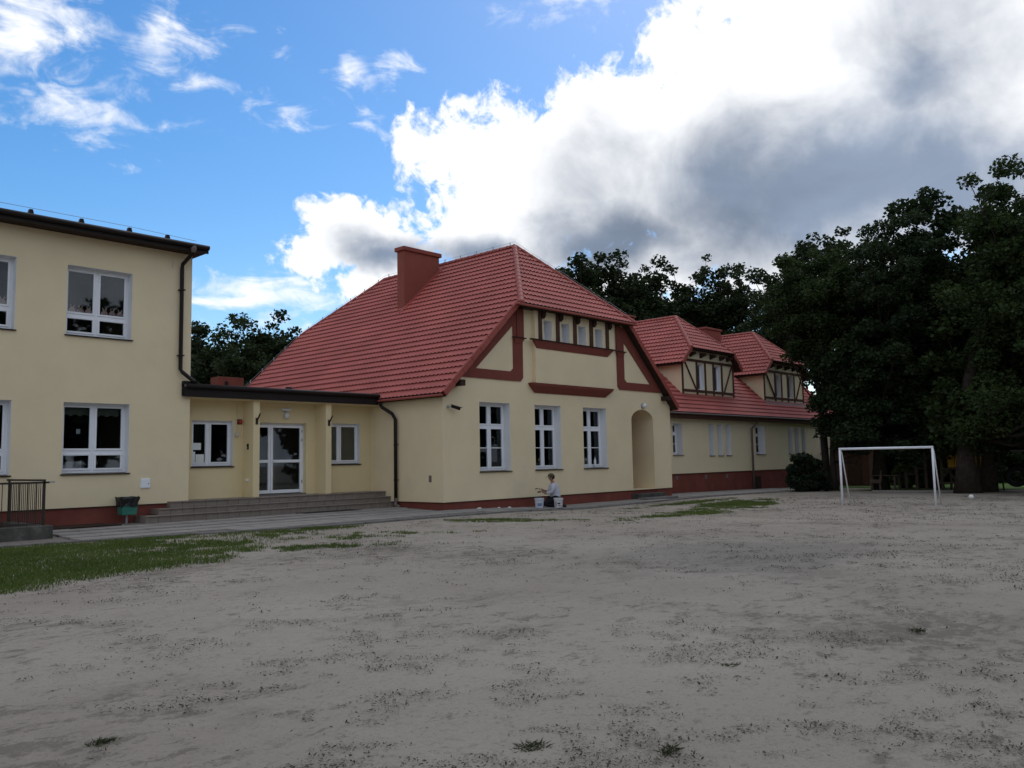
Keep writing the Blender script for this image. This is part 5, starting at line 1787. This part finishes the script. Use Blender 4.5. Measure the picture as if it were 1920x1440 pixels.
# tall oak right of the wing
for k, (x, y, h, r_, lb_) in enumerate([(44.6, 10.0, 16.2, 3.0, 'spreading oak with limbs reaching left over the second dormer'), (45.2, 6.6, 18.6, 3.2, 'tall open oak whose top stands out against the grey cloud'), (50.5, 6.0, 18.6, 3.0, 'tall oak half hidden behind the chestnut crown')]):
    tree(x, y, h, (0, 0, h - 5.4, r_ * 1.3, r_ * 1.3, 5.6), M_LEAF_OAK, lb_, 'oak', 'oaks right of the wing', .45, 200, (.55, .95), 48, .32, seed=60 + k, limbs=16)
# trees near the playground
tree(23.8, -1.5, 11, (-.8, -.2, 8.9, 2.3, 2.3, 2.9), M_LEAF_LIME, 'olive green lime tree in front of the right-hand dormer', 'tree', None, .2, 150, (.45, .8), 190, .17, seed=71, limbs=14)
tree(22.6, -2.4, 7, (.0, -.9, 4.3, 1.7, 1.7, 3.3), M_LEAF_DARK, 'low dark tree with drooping boughs hiding the end of the wing', 'tree', None, .16, 150, (.4, .75), 200, .17, seed=72, limbs=12, droop=.35)
tree(24.0, -4.0, 14, (.2, -1.6, 7.8, 3.8, 3.6, 6.1), M_LEAF_DARK, 'tall dark chestnut tree with layered boughs behind the goal', 'tree', None, .32, 270, (.5, .95), 180, .175, seed=73, limbs=20, droop=.45, flat=.5, skirt=45)
tree(27.2, -5.4, 14, (.0, -.6, 8.0, 3.9, 3.9, 6.4), M_LEAF_DARK, 'dark chestnut crown standing behind the layered one', 'tree', None, .34, 160, (.55, 1.1), 80, .27, seed=74, limbs=16, droop=.45, flat=.5, skirt=30)
tree(21.05, -8.5, 14, (2.2, -2.6, 7.9, 3.9, 3.4, 5.6), M_LEAF_LIME, 'tall lime tree with a thick dark trunk right of the goal', 'tree', None, .40, 260, (.5, .9), 185, .17, seed=75, limbs=18, skirt=70)
tree(23.4, -8.7, 12, (1.2, -1.6, 7.6, 3.9, 3.9, 5.6), M_LEAF_LIME, 'second lime tree just behind the thick trunk', 'tree', None, .28, 150, (.6, 1.1), 80, .27, seed=76, limbs=14, skirt=30)
tree(22.5, -13.2, 13, (0, 0, 7.6, 3.4, 3.4, 5.6), M_LEAF_LIME, 'lime tree whose crown leaves the frame at the right edge', 'tree', None, .3, 150, (.6, 1.1), 70, .27, seed=77, limbs=12)
# yew at the corner of the wing
x, y = 21.3, -1.7
zb = float(gz(x, y)) - .05
yw = empty('yew_shrub', (x, y, zb), 'dark dense yew shrub at the foot of the wing', 'shrub')
r = np.random.default_rng(5)
cent, sizes = [], []
for k in range(70):
    a = r.random() * 6.28
    h = r.random() ** 1.2
    rr_ = (1.15 - .75 * h + .25 * math.sin(3 * a)) * r.random() ** .5
    cent.append(np.array([x + rr_ * math.cos(a), y + rr_ * math.sin(a), zb + .12 + 1.5 * h])); sizes.append(r.uniform(.16, .34))
V, F, T = leaves(cent, sizes, 700, .15, 6)
np_mesh('foliage', V, F, M_NEEDLE, yw, origin=(x, y, zb), attr=T)
st = MB()
for k in range(7):
    a = k * .9
    st.tube([(x, y, zb), (x + .2 * math.cos(a), y + .2 * math.sin(a), zb + .6), (x + .5 * math.cos(a), y + .5 * math.sin(a), zb + 1.5)], [.05, .035, .012], 6)
st.build('stems', M_BARK, yw)


def bush(x, y, r_, h, lm, label, group, seed, ls=.16, name='bush'):
    rr = np.random.default_rng(seed)
    zb = float(gz(x, y)) - .05
    q = empty(name, (x, y, zb), label, 'bush', group)
    n = 34
    cent, sizes = [], []
    for k in range(n):
        d = rr.normal(size=3); d[2] = abs(d[2]); d /= np.linalg.norm(d)
        k_ = rr.random() ** .4
        cent.append(np.array([x, y, zb + .15]) + d * np.array([r_, r_, h]) * k_ * .85)
        sizes.append(rr.uniform(.25, .42) * max(r_, .8) * .9)
    V, F, T = leaves(cent, sizes, 260, ls, seed + 3)
    np_mesh('foliage', V, F, lm, q, origin=(x, y, zb), attr=T)
    s_ = MB()
    for k in range(6):
        a = k * 1.05 + seed
        s_.tube([(x, y, zb - .1), (x + .3 * r_ * math.cos(a), y + .3 * r_ * math.sin(a), zb + .5 * h), (x + .6 * r_ * math.cos(a), y + .6 * r_ * math.sin(a), zb + .85 * h)], [.04, .03, .01], 5)
    s_.build('stems', M_BARK, q)


bush(27.6, -4.1, 1.1, 1.25, M_LEAF_BUSH, 'round bright green bush behind the picnic table', None, 81)
HB = [(34, -1.8), (36.5, -3.4), (38.5, -5.2), (40.5, -7.2), (42.0, -9.4), (43, -11.6), (44, -14), (35.5, -.2), (45, -16.5), (37.8, -1.4), (41.5, -4.6), (46, -19)]
for k, (x, y) in enumerate(HB):
    bush(x, y, 2.0, 3.4 + .8 * math.sin(k * 2.1), M_LEAF_DARK, 'dark hedge shrub in the row closing off the lawn behind the playground', 'hedge shrubs behind the lawn', 90 + k, .3, 'hedge_shrub')
for k, (x, y, h, r_) in enumerate([(48, -1, 12, 4.2), (52, -8, 13, 4.4), (54, -15, 13, 4.4), (56, -23, 13, 4.5), (58, 4, 13, 4.2), (52, -30, 12, 4.2)]):
    tree(x, y, h, (0, 0, h - 6.2, r_, r_, 6.2), M_LEAF_OAK, 'dark background tree behind the hedge at the right', 'tree', 'woodland behind the hedge', .3, 110, (1.2, 1.9), 15, .55, seed=120 + k, limbs=6, name='woodland_tree')


for k, (x, y) in enumerate(((36.5, 2.2), (38.5, 4.2), (37.2, .6), (39.5, 1.6), (41, 6.0))):
    bush(x, y, 2.0, 4.2, M_LEAF_DARK, 'tall dark shrub behind the far end of the wing', 'shrubs behind the wing', 150 + k, .32, 'tall_shrub')
for k, (x, y) in enumerate(((-20, -50), (-9, -47), (0, -45), (9, -43), (18, -42), (27, -40), (36, -37), (45, -34), (54, -31), (63, -27))):  # unseen trees out of frame, added so the window panes reflect dark foliage
    tree(x, y, 14, (0, 0, 7.4, 5.2, 5.2, 6.6), M_LEAF_OAK, 'unseen tree added to darken the reflections in the window panes', 'tree', 'unseen trees added for the pane reflections', .35, 130, (1.2, 2.0), 6, 1.05, seed=160 + k, limbs=6, name='unseen_reflection_tree')


# ================================================================== GRASS, LITTER
def blades(P, hgt, wid, seed, lean=.5):
    r = np.random.default_rng(seed)
    n = len(P)
    a = r.random(n) * 2 * np.pi
    s = np.stack([np.cos(a), np.sin(a), np.zeros(n)], 1)
    b = r.random(n) * 2 * np.pi
    ln = np.stack([np.cos(b), np.sin(b), np.zeros(n)], 1) * (r.random(n) * lean)[:, None]
    h = (hgt * r.uniform(.45, 1.3, n))[:, None]
    w = (wid * r.uniform(.6, 1.3, n))[:, None]
    up = np.array([0, 0, 1.0])
    V = np.stack([P - s * w, P + s * w, P + (up * .6 + ln * .4) * h + s * w * .6, P + (up + ln * 1.1) * h], 1)
    F = np.arange(4 * n).reshape(-1, 4)
    T = np.repeat(np.clip(r.random(n) * .9, 0, 1), 4)
    return V.reshape(-1, 3), F, T


def patch(poly_f, box, n, seed, hgt, wid, name, label, lean=.6):
    r = np.random.default_rng(seed)
    x = r.uniform(box[0], box[1], n); y = r.uniform(box[2], box[3], n)
    k = poly_f(x, y) > r.random(n)
    x, y = x[k], y[k]
    P = np.stack([x, y, gz(x, y) - .006 + .0 * x], 1)
    V, F, T = blades(P, hgt, wid, seed + 1, lean)
    T = np.clip(T * .5 + .55 * np.repeat(vnoise(x, y, .8, 61) * .6 + vnoise(x, y, .25, 62) * .4, 4) - .05, 0, 1)
    o = np_mesh(name, V, F, M_GRASS, attr=T)
    tag(o, label, 'grass', None, 'stuff')
    return o


def ell(x, y, cx_, cy_, a, b, ang):
    c_, s_ = math.cos(ang), math.sin(ang)
    u, v = (x - cx_) * c_ + (y - cy_) * s_, -(x - cx_) * s_ + (y - cy_) * c_
    return 1 - np.sqrt((u / a) ** 2 + (v / b) ** 2)


def fL(x, y):
    # lawn strip between the pavement and the sand at the left, thinning out to the right
    e = np.interp(x, [p[0] for p in EDGE], [p[1] for p in EDGE]) - .12
    low = np.interp(x, [-20, -13.6, -12.3, -10.6, -9.6, -8.5, -7.3, -6.0, -5.0], [-7.9, -7.4, -7.1, -6.7, -5.9, -4.9, -3.6, -3.2, -2.8])
    d = np.minimum(e - y, (y - low) * .8)
    nz = vnoise(x, y, 1.1, 31) * .6 + vnoise(x, y, .4, 32) * .4
    hole = np.maximum(S((vnoise(x, y, .9, 33) - .58 + .16 * S((x + 11) / 4)) / .12) * S((x + 11.5) / 2.5) * S((e - y - .35) / .5), .9 * S((vnoise(x, y, .33, 34) - .56) / .15) * S((x + 11.8) / 2.0))
    return np.clip((d + (nz - .45) * 1.0) / .5, 0, 1) * (1 - .92 * hole) * S((-4.4 - x) / 1.2 + .3)


patch(fL, (-19, -4.5, -8.2, 1.0), 260000, 201, .055, .0066, 'grass', 'green grass strip between the pavement and the sand at the left')


def fM(x, y):
    # islands of grass: along the house and in front of the wing
    d = np.maximum.reduce([ell(x, y, -1.9, -3.65, 1.4, .28, -.82), ell(x, y, -1.6, -4.9, 1.9, .3, -.9) * .9, ell(x, y, -6.3, -4.6, 1.8, .8, -.85) * .35,
                           ell(x, y, 8.6, -5.0, 3.2, 1.5, .15), ell(x, y, 4.6, -5.9, 2.6, .8, .1) * .7, ell(x, y, 1.6, -6.6, 2.2, .5, .1) * .55, ell(x, y, 8.8, -2.9, 3.8, .6, .05) * .6, ell(x, y, -8.2, -5.6, 1.6, .6, -.5) * .5])
    nz = vnoise(x, y, .5, 41) * .55 + vnoise(x, y, .18, 42) * .45
    return np.clip((d + (nz - .62) * 1.1) / .22, 0, 1)


patch(fM, (-10, 13, -8, -2), 200000, 211, .045, .007, 'grass', 'thin islands of grass on the sand in front of the gable and the wing')


def scatter_litter():
    r = np.random.default_rng(301)
    n = 1250000
    # denser near the camera
    f = np.array([cF.x, cF.y]); f /= np.linalg.norm(f)
    rt = np.array([f[1], -f[0]])
    d = 2.2 + 30 * r.random(n) ** 1.6
    s = (r.random(n) - .5) * 1.5 * d
    x = CAMPOS.x + f[0] * d + rt[0] * s; y = CAMPOS.y + f[1] * d + rt[1] * s
    # wind-drawn streaks lie across the view
    u, v = x * .74 - y * .67, x * .67 + y * .74
    dn = vnoise(u, v * 1.6, .52, 51) * .40 + vnoise(u, v * 1.3, .16, 52) * .42 + vnoise(x, y, 2.6, 53) * .28 + .10 * np.clip(1 - np.hypot((x + 5.2) / 3.6, (y + 12.4) / 2.6), 0, 1)
    keep = (np.clip((dn - .588) / .20, 0, 1) ** 1.2 * .9 + .007) > r.random(n)
    keep &= (y < np.interp(x, [e[0] for e in EDGE], [e[1] for e in EDGE]) - .1)
    keep &= fL(x, y) < .4
    x, y, d = x[keep], y[keep], d[keep]
    m = len(x)
    P = np.stack([x, y, gz(x, y) + .010 + r.random(m) * .012], 1)
    a = r.normal(size=(m, 3)); a[:, 2] *= .3; a /= np.linalg.norm(a, axis=1)[:, None]
    b = np.cross(a, np.stack([r.normal(size=m) * .35, r.normal(size=m) * .35, np.ones(m)], 1)); b /= np.linalg.norm(b, axis=1)[:, None]
    L = (.0028 + .012 * r.random(m) ** 4)[:, None] * (.7 + .065 * d)[:, None]
    w = L * r.uniform(.16, .5, m)[:, None]
    V = np.stack([P - a * L, P + b * w, P + a * L, P - b * w], 1).reshape(-1, 3)
    T = np.repeat(r.random(m) ** 1.6, 4)
    o = np_mesh('ground_litter', V, np.arange(4 * m).reshape(-1, 4), M_LITTER, attr=T)
    tag(o, 'dry grass cuttings and leaf crumbs strewn over the sand', 'litter', None, 'stuff')


scatter_litter()

# single weed tufts growing out of the sand near the camera
TUFTS = [(-13.5, -15.55, 420, .12, 'largest weed tuft at the bottom edge centre'), (-13.1, -16.1, 160, .09, 'flat weed patch at the bottom edge right of centre'),
         (-9.37, -16.09, 120, .12, 'wide weed tuft on the sand at mid right'), (-11.37, -15.5, 120, .08, 'small spiky weed tuft on the sand right of the bottom centre'), (-14.9, -13.75, 160, .10, 'brownish weed patch in the bottom left corner')]
for k, (x, y, n, rad, lb_) in enumerate(TUFTS):
    r = np.random.default_rng(400 + k)
    a_, d_ = r.random(n) * 6.283, rad * .75 * r.random(n) ** .7
    q = np.stack([x + d_ * np.cos(a_), y + d_ * np.sin(a_) * .7], 1)
    P = np.stack([q[:, 0], q[:, 1], gz(q[:, 0], q[:, 1]) - .004], 1)
    V, F, T = blades(P, .024, .0028, 500 + k, 2.2)
    o = np_mesh('weed_tuft', V, F, M_WEED, None, origin=(x, y, float(gz(x, y))), attr=T)
    tag(o, lb_, 'weed', 'weed tufts on the sand')
